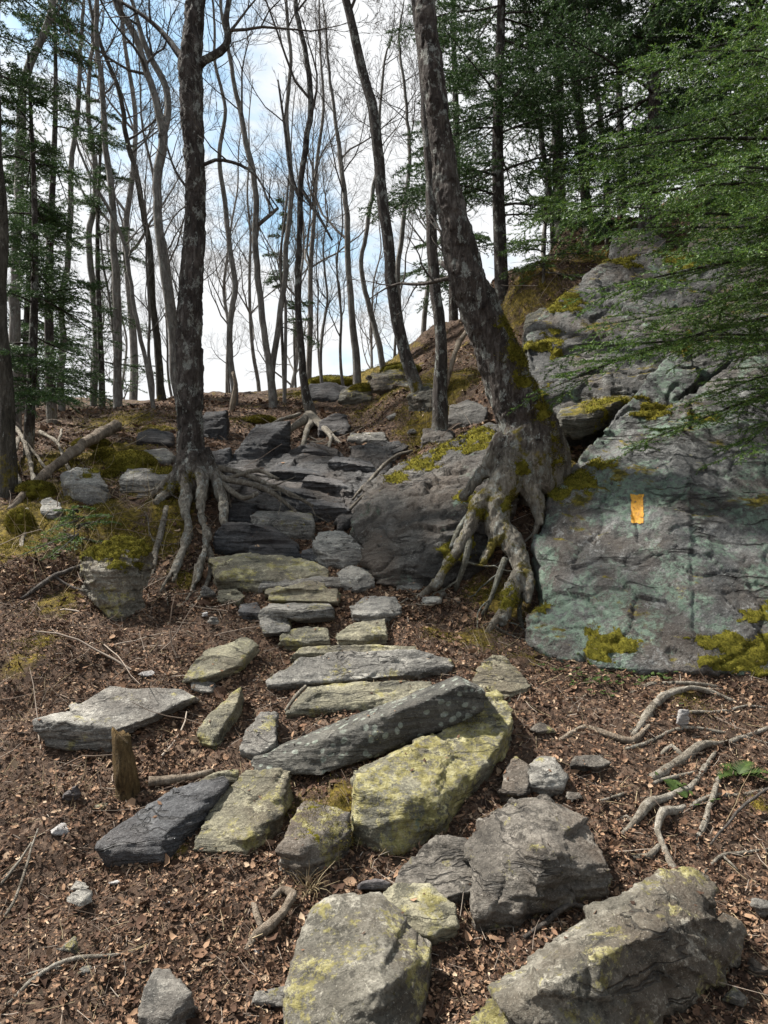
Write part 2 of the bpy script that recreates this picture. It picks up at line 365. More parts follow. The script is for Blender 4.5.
# ------------------------------------------------------------------ camera, light, sky
cam = bpy.data.cameras.new('camera'); co = bpy.data.objects.new('camera', cam); COL.objects.link(co)
co.location = (0, 0, CZ); co.rotation_euler = (math.pi/2, 0, 0)
cam.sensor_fit = 'VERTICAL'; cam.sensor_height = 36; cam.sensor_width = 27; cam.lens = 36*F/1024; cam.clip_end = 2000; cam.clip_start = .05
scene.camera = co
SUN = unit(np.array([-.56, .22, .82]))
el = math.asin(SUN[2]); az = math.atan2(SUN[0], SUN[1])
sl = bpy.data.lights.new('sun', 'SUN'); sl.energy = 5.0; sl.angle = math.radians(2.0); sl.color = (1, .955, .89)
so = bpy.data.objects.new('sun', sl); COL.objects.link(so)
so.rotation_euler = Vector(tuple(-SUN)).to_track_quat('-Z', 'Y').to_euler()
w = bpy.data.worlds.new('World'); scene.world = w; w.use_nodes = True
nt = w.node_tree; nt.nodes.clear()
wo = nt.nodes.new('ShaderNodeOutputWorld'); bg = nt.nodes.new('ShaderNodeBackground'); sky = nt.nodes.new('ShaderNodeTexSky')
sky.sky_type = 'NISHITA'; sky.sun_disc = False; sky.sun_elevation = el; sky.sun_rotation = az; sky.air_density = 1.0; sky.dust_density = 1.5
tc = nt.nodes.new('ShaderNodeTexCoord'); mp = nt.nodes.new('ShaderNodeMapping'); mp.inputs['Scale'].default_value = (1, 1, 1.9); mp.inputs['Location'].default_value = (.35, .1, .12)
nt.links.new(tc.outputs['Generated'], mp.inputs['Vector'])
cn = nt.nodes.new('ShaderNodeTexNoise'); cn.inputs['Scale'].default_value = 2.6; cn.inputs['Detail'].default_value = 9; cn.inputs['Roughness'].default_value = .56
nt.links.new(mp.outputs[0], cn.inputs['Vector'])
mr = nt.nodes.new('ShaderNodeMapRange'); mr.interpolation_type = 'SMOOTHSTEP'; mr.inputs['From Min'].default_value = .40; mr.inputs['From Max'].default_value = .53
mr.inputs['To Min'].default_value = .10
sx = nt.nodes.new('ShaderNodeSeparateXYZ'); nt.links.new(tc.outputs['Generated'], sx.inputs[0])
low = nt.nodes.new('ShaderNodeMapRange'); low.inputs['From Min'].default_value = .05; low.inputs['From Max'].default_value = .5; low.inputs['To Min'].default_value = .16; low.inputs['To Max'].default_value = -.02; nt.links.new(sx.outputs[2], low.inputs['Value'])
ad = nt.nodes.new('ShaderNodeMath'); ad.operation = 'ADD'; nt.links.new(cn.outputs['Fac'], ad.inputs[0]); nt.links.new(low.outputs[0], ad.inputs[1])
nt.links.new(ad.outputs[0], mr.inputs['Value'])
mx = nt.nodes.new('ShaderNodeMix'); mx.data_type = 'RGBA'; mx.inputs[7].default_value = (4.9, 4.97, 5.05, 1)
nt.links.new(mr.outputs[0], mx.inputs[0]); tn = nt.nodes.new('ShaderNodeMix'); tn.data_type = 'RGBA'; tn.blend_type = 'MULTIPLY'; tn.inputs[0].default_value = 1; tn.inputs[7].default_value = (1.0, 1.22, 1.12, 1); nt.links.new(sky.outputs[0], tn.inputs[6]); nt.links.new(tn.outputs[2], mx.inputs[6])
nt.links.new(mx.outputs[2], bg.inputs['Color']); bg.inputs['Strength'].default_value = .078; nt.links.new(bg.outputs[0], wo.inputs['Surface'])
vs = scene.view_settings; scene.display_settings.display_device = 'sRGB'
vs.view_transform = 'Standard'; vs.look = 'None'; vs.gamma = 1; vs.exposure = 1.42; vs.use_curve_mapping = False
scene.cycles.max_bounces = 6; scene.cycles.diffuse_bounces = 3; scene.cycles.glossy_bounces = 2; scene.cycles.transmission_bounces = 2; scene.cycles.transparent_max_bounces = 4

# ------------------------------------------------------------------ ground sheet
def axis(a, b, d, far, g=1.12):
    core = np.arange(a, b+d/2, d); up = []; s = d; x = b
    while x < far: s *= g; x += s; up.append(x)
    dn = []; s = d; x = a
    while x > -far: s *= g; x -= s; dn.append(x)
    return np.concatenate([dn[::-1], core, up])
gx = axis(-3.4, 3.4, .022, 300); gyv = axis(1.2, 7.2, .022, 300, 1.06)
GX, GYY = np.meshgrid(gx, gyv); px, py = GX.ravel(), GYY.ravel()
near = (np.abs(px) < 30) & (py < 40) & (py > -20)
zz = Zground(px, py); zz[near] += Zdetail(px[near], py[near])
nx, ny = len(gx), len(gyv)
ii = (np.arange(ny-1)[:, None]*nx+np.arange(nx-1)[None, :]).ravel()
gm = new_mesh('ground', np.stack([px, py, zz], 1), np.stack([ii, ii+1, ii+nx+1, ii+nx], 1), M['ground'])
MOSS = [(520, 285, .7, .6), (545, 300, .5, .6), (500, 330, .5, .6), (590, 262, .6, .6),  # (u, v, radius m, strength): where moss carpets the soil in the photograph
    (360, 385, .9, 1), (330, 395, .6, .9), (410, 385, .7, .8), (440, 390, .55, .8), (420, 420, .4, .6), (380, 400, .5, .6), (305, 392, .4, .8), (250, 420, .3, .6),
    (430, 440, .3, .5), (60, 460, .45, .8), (110, 455, .5, .9), (90, 480, .3, .8), (20, 520, .5, 1), (10, 545, .3, .9), (50, 490, .3, .7), (80, 540, .28, .7), (110, 520, .3, .75), (60, 600, .2, .7),
    (40, 640, .12, .6), (20, 660, .14, .6), (150, 490, .3, .7), (170, 510, .22, .9), (165, 540, .2, .8), (170, 470, .2, .6), (130, 540, .2, .7), (160, 430, .4, .6), (120, 420, .6, .7),
    (480, 640, .16, .7), (440, 630, .14, .6), (505, 600, .22, .8), (480, 590, .15, .7), (530, 660, .12, .55), (340, 800, .14, .7), (300, 800, .12, .7), (580, 480, .3, 1), (600, 470, .2, 1),
    (690, 700, .13, .6), (760, 800, .08, .5), (600, 310, .5, .6), (540, 350, .4, .6), (700, 260, .5, .6), (180, 850, .06, .5), (185, 580, .12, .7)]
mo = np.zeros(len(px))
for (u, v, r, s) in MOSS:
    p = U(u, v, gy(u, v)); mo = np.maximum(mo, s*np.exp(-((px-p[0])**2+(py-p[1])**2)/(r*r)))
zz = zz+np.clip(mo-.25, 0, 1)*(.03+.05*fbm(np.stack([px*5, py*5, 0*px], 1), 4, .6, 71)+.02*fbm(np.stack([px*22, py*22, 0*px], 1), 2, .6, 72))
gm.vertices.foreach_set('co', np.stack([px, py, zz], 1).astype(np.float32).ravel()); gm.update()
mo = np.maximum(mo, np.where(py > 9, .38, 0)*(np.abs(px) < 25))
at = gm.attributes.new('moss', 'FLOAT', 'POINT'); at.data.foreach_set('value', mo.astype(np.float32))
tag(link('ground', gm), 'brown forest floor of leaf litter rising up the hillside trail', 'ground', kind='structure')
def mossat(x, y):
    out = np.zeros(len(x))
    for (u, v, r, s) in MOSS:
        p = U(u, v, gy(u, v)); out = np.maximum(out, s*np.exp(-((x-p[0])**2+(y-p[1])**2)/(r*r)))
    return out

# ------------------------------------------------------------------ rocks
DEPS = bpy.context.evaluated_depsgraph_get
def hull_into(bm, pts):
    vs_ = [bm.verts.new(tuple(p)) for p in pts]
    r = bmesh.ops.convex_hull(bm, input=vs_, use_existing_faces=False)
    junk = [e for e in set(r['geom_interior'])|set(r['geom_unused']) if isinstance(e, bmesh.types.BMVert) and e.is_valid]
    bmesh.ops.delete(bm, geom=junk, context='VERTS')
def rock_mesh(name, hulls, mat, vox=.009, amp=1.0, layer=.8, normal=(0, .1, 1), seed=0, low=.5, micro=1.0, crack=.5, fac=.6, lamk=9.0, lamt=1.0):
    bm = bmesh.new()
    for h in hulls: hull_into(bm, h)
    me = bpy.data.meshes.new(name); bm.to_mesh(me); bm.free()
    o = bpy.data.objects.new(name, me); COL.objects.link(o)
    md = o.modifiers.new('r', 'REMESH'); md.mode = 'VOXEL'; md.voxel_size = vox
    ev = o.evaluated_get(DEPS()); m2 = bpy.data.meshes.new_from_object(ev)
    bpy.data.objects.remove(o); bpy.data.meshes.remove(me)
    n = len(m2.vertices); V = np.empty(n*3, np.float32); m2.vertices.foreach_get('co', V); V = V.reshape(-1, 3).astype(float)
    N = np.empty(n*3, np.float32); m2.vertices.foreach_get('normal', N); N = N.reshape(-1, 3).astype(float)
    ex = np.ptp(V, axis=0); s = min(.8, .3*ex.max()+.8*ex.min())
    ax = unit(np.array(normal)); S = V+seed*3.7
    lam = S + ax[None, :]*(S@ax)[:, None]*lamk                      # stretch the noise across the bedding
    d = amp*s*(.028*low*fbm(S*(3.2/s**.6), 4, .5, seed))
    d += amp*s*.009*layer*fbm(lam*3.2/s**.5, 4, .62, seed+5)*(1-.55*np.abs(N@ax))
    th = .020*max(.6, s**.5)*lamt; hq = (S@ax+.5*th*fbm(S*3.5, 3, .5, seed+17)*2.2)/th; kq = np.floor(hq).astype(np.int64)
    lv = hash3(np.stack([kq, np.floor(S[:, 0]*2.3+kq*.37).astype(np.int64), np.floor(S[:, 1]*2.3+kq*.71).astype(np.int64)], 1), seed)[:, 0]
    d += amp*.013*layer*(lv*1.3-.75)*np.clip(1.15-1.25*np.abs(N@ax), 0, 1)
    rid = 1-np.abs(vnoise(S*5.5/s**.5, seed+7)); d += amp*s*.010*(rid-.6)
    cr = np.abs(fbm(S*2.6/s**.5, 2, .5, seed+11)); d -= amp*s*.016*crack*np.clip(1-cr/.05, 0, 1)
    bed = S+ax[None, :]*(S@ax)[:, None]*1.6
    wq = bed+.10*np.stack([vnoise(S*4, seed+61), vnoise(S*4, seed+62), vnoise(S*4, seed+63)], 1)
    d += amp*s*.030*fac*facet(wq*(2.6/s**.7), seed+41)+amp*s*.011*fac*facet(wq*(6.5/s**.7), seed+43)
    d += amp*micro*.004*fbm(S*38, 3, .6, seed+13)
    V2 = V+N*d[:, None]
    ch = V2+np.stack([vnoise(S*7, seed+31), vnoise(S*7, seed+32), vnoise(S*7, seed+33)], 1)*.004*amp*s
    m2.vertices.foreach_set('co', ch.astype(np.float32).ravel()); m2.update()
    m2.name = name; m2.materials.clear(); m2.materials.append(mat)
    m2.polygons.foreach_set('use_smooth', np.ones(len(m2.polygons), dtype=bool))
    return m2
def move_origin(me, c):
    me.transform(__import__('mathutils').Matrix.Translation(tuple(-np.asarray(c))))
_seed = [0]
def rock(name, label, cat, base, hulls, t=.12, mat='slate', group=None, ext=None, back=0.06, **kw):
    """hulls: lists of (u, v, extra depth) corners of the visible faces; base: pixel of ground contact, or the depth itself"""
    Y0 = base if isinstance(base, (int, float)) else gy(*base)
    if not isinstance(hulls[0], list): hulls = [hulls]
    _seed[0] += 1; H = []
    for h in hulls:
        P = [U(u, v, min(Y0+d, (gy(u, v)-.03-.22*max(d, 0)) if -20 < u < 790 and 0 < v < 1100 else 99)) for (u, v, d) in h]
        E = ext or [(0, back, -t)]
        H.append(P+[p+np.array(e) for p in P for e in E])
    kw.setdefault('seed', _seed[0])
    me = rock_mesh(name, H, M[mat], **kw)
    co_ = np.empty(len(me.vertices)*3, np.float32); me.vertices.foreach_get('co', co_); co_ = co_.reshape(-1, 3)
    c = np.array([co_[:, 0].mean(), co_[:, 1].mean(), co_[:, 2].min()]); move_origin(me, c)
    return tag(link(name, me, None, c), label, cat, group, 'thing')

SG = 'stones forming the rough trail steps'
rock('stone_slab', 'thin grey-topped slab, highest step stone below the striated bedrock', 'stone', (285, 535),
     [(253, 528, 0), (285, 534, 0), (314, 534, 0), (250, 515, .0), (285, 519, 0), (315, 522, .02), (258, 510, .3), (290, 510, .35), (312, 514, .35)], .1, 'slate', SG, vox=.0085)
rock('stone_block', 'black wide block standing on edge just above the large flat step slab', 'stone', (258, 553),
     [(214, 548, 0), (258, 552, 0), (300, 549, .05), (214, 533, .02), (222, 524, .04), (258, 525, .03), (282, 533, .04), (299, 545, .06), (230, 521, .2), (272, 525, .2)], .1, 'slate_dark', SG, vox=.009)
rock('stone_block', 'small black block wedged in front of the wide black block', 'stone', (278, 560),
     [(244, 558, 0), (278, 560, 0), (303, 557, 0), (250, 546, .02), (296, 546, .03), (258, 543, .15), (292, 543, .15)], .1, 'slate_dark', SG, vox=.0085)
rock('stone_block', 'black stone under the root mat, left of the highest step slab', 'stone', (240, 522),
     [(228, 520, 0), (252, 522, 0), (228, 505, .05), (252, 506, .05), (232, 502, .2), (262, 502, .2)], .1, 'slate_dark', SG, vox=.010)
rock('stone_slab', 'large wide olive-grey flat slab, biggest step in the upper stair', 'stone', (262, 590),
     [(217, 579, 0.02), (240, 588, 0), (264, 590, 0), (330, 578, .12), (208, 557, .33), (250, 553, .5), (302, 556, .5), (330, 569, .3), (222, 573, .02), (264, 580, .0), (300, 576, .1)], .12, 'slate_olive', SG, vox=.010, low=.8)
rock('stone_slab', 'thin dark slab under the front edge of the large olive-grey slab', 'stone', (300, 592),
     [(258, 588, 0), (352, 586, .05), (262, 580, .05), (300, 576, .2), (354, 580, .15), (350, 577, .25)], .06, 'slate', SG, vox=.0085)
rock('angular_stone', 'pale grey tilted angular stone at the foot of the rock outcrop', 'stone', (345, 569),
     [(322, 560, 0), (345, 569, 0), (365, 560, .05), (312, 545, .1), (318, 532, .3), (344, 530, .35), (366, 550, .15), (322, 553, 0), (346, 562, -.02)], .12, 'slate_pale', SG, vox=.0085)
rock('angular_stone', 'small grey stone below the pale tilted stone by the outcrop', 'stone', (356, 589),
     [(340, 584, 0), (356, 590, 0), (376, 583, .05), (337, 572, .1), (350, 565, .25), (374, 571, .2)], .1, 'slate_pale', SG, vox=.0085)
rock('stone_slab', 'arched thin slab with a dark hollow under it in mid stair', 'stone', (305, 602),
     [[(264, 594, 0), (285, 590, -.02), (280, 585, .12), (265, 590, .08)], [(280, 588, -.01), (310, 580, .25), (325, 583, .2), (325, 590, 0)], [(316, 583, .2), (342, 594, .1), (339, 601, 0), (318, 590, 0)],
      [(268, 588, .3), (268, 600, .3), (338, 588, .3), (338, 602, .3)]], .03, 'slate_olive', SG, vox=.008, amp=.7)
rock('stone_slab', 'grey flat slab on a dark gap, just below the arched slab', 'stone', (300, 628),
     [[(257, 614, 0), (262, 608, .02), (300, 613, -.02), (334, 608, .03), (334, 617, .02), (300, 619, -.01), (270, 604, .18), (330, 603, .2)], [(258, 612, .04), (275, 632, .05), (290, 620, .05), (262, 634, .1), (290, 632, .2)]], .03, 'slate', SG, vox=.0085)
rock('stone_block', 'small yellowish block tucked under the flat slab in mid stair', 'stone', (305, 643),
     [(278, 640, 0), (305, 643, 0), (331, 640, 0), (282, 631, .05), (305, 626, .2), (328, 628, .2)], .12, 'slate_olive', SG, vox=.0085)
rock('flat_stone', 'rounded pale grey stone at the right edge of mid stair', 'stone', (378, 621),
     [(352, 614, 0), (378, 621, -.02), (400, 614, .05), (349, 606, .1), (365, 596, .3), (396, 596, .3), (403, 607, .1), (380, 613, -.03)], .1, 'slate_pale', SG, vox=.0085)
rock('flat_stone', 'olive tapering stone below the rounded pale stone at right edge', 'stone', (360, 643),
     [(336, 640, 0), (362, 642, 0), (387, 634, .05), (337, 632, .05), (355, 622, .25), (386, 618, .3), (365, 634, -.01)], .1, 'slate_olive', SG, vox=.0085)
rock('stone_slab', 'longest thin grey step slab, spanning the trail above the leaning slabs', 'stone', 3.68,
     [(266, 686, 0), (300, 678, .05), (400, 676, 0), (452, 669, .05), (266, 682, .0), (300, 668, .03), (350, 661, .02), (400, 668, .0), (454, 662, .05), (300, 657, .25), (350, 650, .35), (420, 650, .4), (452, 657, .25)], .05, 'slate', SG, vox=.009, low=.8)
rock('stone_slab', 'wedge shaped slab with yellow lichen half hidden behind the long tilted slab', 'stone', (360, 714),
     [(286, 713, 0), (304, 692, .1), (312, 706, 0), (345, 710, 0), (432, 702, 0.0), (308, 686, .15), (432, 680, .3), (370, 680, .35), (320, 690, .05)], .1, 'slate_olive', SG, vox=.009)
rock('stone_slab', 'long thick lichen spotted slab lying tilted across the lower steps', 'stone', 3.0,
     [(256, 772, 0), (322, 775, -.02), (420, 741, .1), (483, 711, .15), (250, 763, .03), (330, 738, .01), (400, 710, .06), (462, 684, .13), (486, 692, .16), (254, 757, .12), (330, 728, .2), (460, 677, .33)], .05, 'slab_spotted', SG,
     ext=[(0, .16, -.03)], vox=.008, low=.35, layer=.3, fac=.25)
rock('boulder_slab', 'large angular block covered in yellow lichen beneath the long tilted slab', 'stone', (390, 850),
     [[(353, 822, .05), (385, 845, 0), (402, 848, 0), (446, 812, .1), (351, 769, .25), (357, 776, .12), (430, 737, .45), (405, 802, .03), (360, 792, .08), (470, 740, .5), (465, 775, .25)],
      [(446, 812, .12), (490, 758, .35), (513, 722, .6), (430, 737, .45), (480, 695, .75), (497, 691, .8), (514, 709, .7), (455, 790, .2)]], .15, 'yellow_rock', SG, vox=.010, layer=.7)
rock('angular_stone', 'olive lichened wedge stone under the left end of the tilted slab', 'stone', (240, 854),
     [(193, 849, 0), (246, 854, 0), (282, 815, .2), (192, 842, .02), (215, 800, .2), (245, 769, .45), (292, 769, .5), (278, 800, .25), (248, 838, 0)], .15, 'slate_olive', SG, vox=.009)
rock('angular_stone', 'moss covered stone between the olive wedge and the yellow block', 'stone', (298, 876),
     [(276, 864, .02), (298, 877, 0), (312, 864, .05), (276, 846, .0), (300, 848, -.02), (335, 808, .32), (350, 812, .4), (304, 800, .4), (350, 835, .25)], .15, 'boulder_brown', SG, vox=.009)
rock('stone_slab', 'long dark slate slab lying lowest left of the steps beside the stump', 'stone', (150, 861),
     [(98, 847, 0), (105, 858, 0), (160, 859, 0), (99, 839, .05), (180, 785, .45), (225, 775, .5), (230, 783, .45), (195, 820, .15), (162, 836, 0), (172, 850, .04)], .1, 'slate_mid', SG, vox=.009, low=.4)
rock('stone_slab', 'flat pale slab with undercut black end at the far left of the steps', 'stone', 3.15,
     [[(33, 729, -.02), (45, 747, 0), (112, 750, 0), (32, 719, .0), (112, 727, -.05), (75, 710, .1), (110, 715, .1)], [(70, 706, .2), (110, 687, .4), (180, 689, .4), (197, 696, .3), (150, 718, .05), (112, 731, -.05), (75, 718, .05)]], .04, 'slate', SG, vox=.009)
rock('angular_stone', 'pointed narrow slate sliver standing upright left of the steps', 'stone', (212, 749),
     [(198, 740, 0), (214, 748, -.02), (197, 727, .05), (213, 740, -.02), (236, 688, .25), (242, 685, .3), (240, 698, .2)], .1, 'slate_olive', SG, vox=.008, layer=.3)
rock('angular_stone', 'short leaning grey stone right of the upright slate sliver', 'stone', (255, 756),
     [(239, 750, 0), (258, 755, 0), (276, 742, .1), (245, 730, .1), (262, 711, .3), (278, 710, .3), (274, 728, .2)], .1, 'slate', SG, vox=.0085)
rock('stone_slab', 'leaning lichened slab with rusty left edge near the left roots', 'stone', (205, 690),
     [(183, 682, 0), (205, 678, 0), (186, 672, .05), (205, 650, .2), (245, 637, .3), (259, 645, .3), (240, 664, .1), (215, 674, .0)], .05, 'slate_olive', SG, vox=.0085)
rock('pebble', 'small grey stone under the leaning lichened slab', 'stone', (204, 692), [(192, 690, 0), (212, 692, 0), (190, 680, .05), (205, 676, .1), (216, 684, .05)], .06, 'slate', vox=.008)
rock('angular_stone', 'split olive stone at the right end of the longest step slab', 'stone', (508, 702),
     [[(485, 694, .0), (512, 701, 0), (530, 688, .08), (476, 668, .15), (490, 655, .3), (503, 656, .3), (528, 680, .15), (512, 692, .0)], [(470, 686, .05), (512, 702, .02), (472, 678, .1), (510, 690, .05), (480, 672, .2)]], .1, 'slate_olive', SG, vox=.0085)
# boulders of the foreground
BG = 'boulders beside the lower trail'
rock('boulder', 'knobbly grey-brown boulder half buried right of the steps', 'boulder', (500, 922),
     [[(475, 920, 0), (520, 921, -.0), (480, 878, .04), (464, 845, .22), (478, 818, .34), (512, 796, .40), (532, 885, .0), (548, 850, .06), (534, 828, .20)],
      [(520, 915, .0), (612, 892, .10), (614, 870, .12), (545, 793, .42), (588, 822, .38), (550, 850, .06), (512, 800, .40), (575, 868, .06)],
      [(545, 850, .02), (562, 870, .0), (535, 890, -.04), (524, 850, .05), (540, 832, .13)]], .15, 'boulder_brown', BG, vox=.0085, layer=.6, low=.8, crack=1.2, fac=1.2)
rock('boulder', 'dark low rock buried against the left side of the knobbly boulder', 'boulder', (430, 897),
     [(394, 890, 0), (440, 900, 0), (478, 888, .05), (400, 868, .1), (435, 832, .35), (472, 838, .3)], .15, 'boulder_brown', BG, vox=.010, low=1.2)
rock('boulder', 'pale squarish block between the bottom boulder and the dark low rock', 'boulder', (430, 937),
     [(385, 908, .05), (402, 930, 0), (432, 937, 0), (459, 926, .02), (383, 891, .15), (396, 883, .2), (430, 882, .25), (456, 905, .1), (420, 916, -.0)], .1, 'slate_olive', BG, vox=.0085)
rock('pebble', 'small purplish flat stone on top of the bottom middle boulder', 'stone', (375, 890), [(358, 888, 0), (390, 890, 0), (360, 881, .05), (375, 878, .1), (392, 882, .06)], .04, 'slate_purple', vox=.008)
rock('boulder', 'flat topped pale boulder at the bottom middle of the trail', 'boulder', 1.97,
     [[(283, 1004, -.02), (290, 1060, -.1), (345, 1085, -.15), (402, 1050, -.08), (426, 1005, .02), (310, 906, .28), (334, 893, .30), (382, 892, .30), (394, 925, .22), (432, 941, .19), (430, 958, .10), (386, 985, -.10), (345, 1002, -.12), (284, 984, .0)]],
     .2, 'boulder_olive', BG, vox=.0085, low=.35, layer=.5, fac=.6)
rock('pebble', 'dark flat stone against the left side of the bottom middle boulder', 'stone', (270, 1003), [(250, 1003, 0), (285, 1006, 0), (255, 990, .04), (285, 986, .08)], .06, 'slate', vox=.008)
rock('boulder', 'long ridged lichened boulder sloping down in the bottom right corner', 'boulder', 2.0,
     [[(466, 1026, -.12), (478, 1060, -.16), (600, 1075, -.17), (645, 1012, -.02), (744, 950, .22), (470, 1006, -.08), (588, 910, .16), (655, 878, .26), (740, 925, .2), (600, 957, -.12), (650, 932, -.02), (545, 988, -.16), (745, 937, .2), (720, 915, .12)],
      [(640, 890, .2), (660, 868, .30), (700, 866, .33), (722, 880, .3), (715, 905, .2), (660, 905, .12), (690, 920, .1)]], .2, 'boulder_olive', BG, vox=.0085, low=.8, layer=.6, normal=(.5, .2, .8), crack=1, fac=.9)
rock('angular_stone', 'square ended slate stone at the bottom edge, left of the bottom boulder', 'stone', (165, 1040),
     [(136, 1018, 0), (165, 1040, 0), (193, 1005, .05), (142, 990, .06), (153, 968, .15), (170, 968, .15), (193, 994, .05), (172, 1012, .0)], .1, 'slate', None, vox=.008)
rock('angular_stone', 'half buried dark stone above and left of the knobbly boulder', 'stone', (512, 795), [(500, 790, 0), (522, 795, 0), (505, 768, .1), (515, 754, .2), (530, 765, .15), (530, 788, .05)], .1, 'boulder_brown', None, vox=.0085)
rock('angular_stone', 'rounded grey stone in the litter just above the knobbly boulder', 'stone', (545, 790), [(527, 785, 0), (545, 790, 0), (565, 786, 0), (526, 765, .1), (540, 754, .2), (556, 757, .18), (568, 775, .08), (545, 772, .0)], .1, 'slate', None, vox=.0085)
rock('flat_stone', 'flat stone sunk in the litter right of the yellow block', 'stone', (590, 768), [(572, 765, 0), (600, 768, 0), (575, 755, .08), (600, 754, .1), (612, 762, .05)], .05, 'boulder_brown', None, vox=.0085)
# the rock face with the trail blaze, and the rock above and beside it
cliff = rock('cliff', 'tall grey rock face with green lichen and an orange trail blaze', 'rock face', 4.0,
     [[(545, 610, .5), (580, 655, .05), (600, 668, -.22), (645, 672, -.28), (690, 668, -.25), (535, 545, .55), (548, 498, .72), (600, 478, .66), (680, 470, .55), (690, 480, .4), (655, 560, .1), (575, 470, 1.0), (640, 420, 1.15), (690, 395, 1.2), (560, 560, .42), (600, 600, .16)],
      [(645, 672, -.2), (700, 672, -.25), (790, 655, -.2), (990, 690, -.4), (670, 560, .22), (700, 490, .55), (690, 395, 1.2), (770, 330, 1.4), (1000, 300, 1.3), (780, 480, .42), (1000, 500, .2), (780, 560, .12), (760, 430, .8)],
      [(635, 664, -.24), (735, 664, -.22), (668, 478, .44), (716, 478, .46), (635, 560, .14), (735, 560, .13), (680, 430, .8), (710, 425, .85)],
      [(690, 500, .45), (720, 520, .2), (790, 500, .22), (790, 545, .12), (720, 560, .16), (680, 560, .2), (760, 455, .7)],
      [(560, 480, .95), (600, 465, .95), (640, 415, 1.2), (700, 380, 1.3), (690, 330, 1.6), (640, 395, 1.4)]],
     .35, 'cliff', None, back=.5, vox=.014, low=1.0, layer=.6, amp=.95, crack=1.5, normal=(.5, -.3, .8), fac=.5, lamt=3)
rock('boulder', 'rounded grey lobe of rock at the left foot of the tall rock face', 'boulder', (560, 655),
     [(528, 640, .1), (548, 655, 0), (585, 657, -.05), (600, 640, .0), (526, 615, .15), (545, 602, .2), (580, 612, .1), (598, 625, .05)], .15, 'cliff', None, vox=.016, low=1.5)
rock('cliff', 'upper sloping grey slab of rock behind the big leaning tree', 'rock face', 5.4,
     [[(530, 400, .1), (560, 414, 0), (640, 400, .05), (690, 330, .5), (525, 330, .7), (570, 290, 1.0), (605, 262, 1.2), (680, 245, 1.3), (700, 270, 1.2)], [(680, 300, .7), (780, 330, .3), (900, 300, .4), (690, 240, 1.3), (800, 225, 1.5), (900, 230, 1.5), (690, 390, .2), (900, 380, .1)]], .4, 'cliff_upper', None, back=.5, vox=.019, low=1.2, amp=1.1, crack=1.4, layer=.8, normal=(.2, -.6, .7), fac=.85, lamt=3)
rock('boulder', 'mossy ledge boulder over the dark hollow above the rock face', 'boulder', 5.25,
     [[(560, 420, .0), (580, 425, -.05), (625, 398, .0), (640, 405, .1), (560, 408, .2), (600, 395, .3), (630, 395, .3)]], .1, 'mossy_rock', None, vox=.018, low=1.5)
rock('rock_outcrop', 'smooth brownish rock outcrop between the steps and the big tree', 'rock', (430, 590),
     [[(362, 556, .15), (378, 584, 0), (430, 592, -.05), (482, 566, .1), (352, 525, .7), (372, 480, 1.2), (430, 520, .35), (425, 450, 1.4), (480, 500, .5), (478, 432, 1.4), (520, 500, .6), (520, 440, 1.1)],
      [(395, 520, .55), (470, 480, .8), (410, 455, 1.35), (490, 425, 1.4), (520, 430, 1.0), (500, 470, .75)]], .3, 'outcrop', None, back=.4, vox=.015, low=1.3, amp=1.2, crack=1.5, fac=1.1, layer=1.0)
_Y = gy(290, 495); D = lambda u, v, e: (u, v, gy(u, v)-_Y+e)
_pl = [[D(p[0], p[1], -.05), D(p[2], p[3], -.08), D(p[0]+2, p[1]-7, -.10), D(p[2], p[3]-8, -.12), D(p[0]+16, p[1]-15, -.04), D(p[2]-4, p[3]-17, -.04), D((p[0]+p[2])/2, (p[1]+p[3])/2-9, -.14)] for p in
       [(222, 470, 345, 510), (240, 464, 352, 498), (262, 460, 356, 486), (290, 457, 356, 474), (220, 484, 330, 518), (222, 497, 296, 517), (250, 461, 330, 482)]]
rock('bedrock_ledge', 'striated dark bedrock plates sloping down into the top of the steps', 'rock', _Y, _pl, .14, 'bedrock', None, vox=.011, low=.5, layer=1.5, normal=(.35, -.25, .9), crack=1.2, fac=1.0, amp=1.1)
rock('bedrock_ledge', 'dark bedrock rib rising up the right side of the cleft', 'rock', _Y, [[D(340, 528, -.05), D(362, 508, -.06), D(350, 470, -.10), D(338, 500, -.10)], [D(355, 515, -.05), D(397, 458, -.06), D(348, 478, -.14), D(385, 444, -.1)], [D(350, 470, -.05), D(400, 452, -.05), D(410, 446, -.08), D(385, 438, -.1), D(350, 448, -.08)]], .14, 'bedrock', None, vox=.012, low=.6, layer=1.5, normal=(.6, -.3, .7), fac=1.1)
for p, m_, lb in [((296, 505, 352, 511), 'slate_mid', 'lowest dark tread of the ledges at the head of the stair'), ((256, 491, 318, 498), 'slate_dark', 'dark tread under the root mat at the head of the stair'), ((300, 482, 352, 489), 'slate_mid', 'grey tread in the middle of the ledges above the stair'),
                  ((268, 472, 326, 477), 'slate_dark', 'dark upper tread right of the root mat'), ((326, 463, 378, 469), 'slate_mid', 'upper grey tread beside the thin sloping roots'), ((300, 452, 345, 457), 'slate_dark', 'highest dark tread just below the dangling crest roots')]:
    y_ = gy((p[0]+p[2])//2, p[3])-.12
    rock('stone_slab', lb, 'stone', y_, [(p[0], p[1]+5, 0), (p[2], p[3]+6, -.03), (p[0]+2, p[1]-2, -.02), (p[2]-1, p[3]-1, -.05), (p[0]+9, p[1]-8, .22), (p[2]-8, p[3]-8, .2), ((p[0]+p[2])/2, p[1]+7, -.07), ((p[0]+p[2])/2, p[1], -.09)], .08, m_, 'ledge treads at the head of the stair', vox=.0095, layer=1.2)
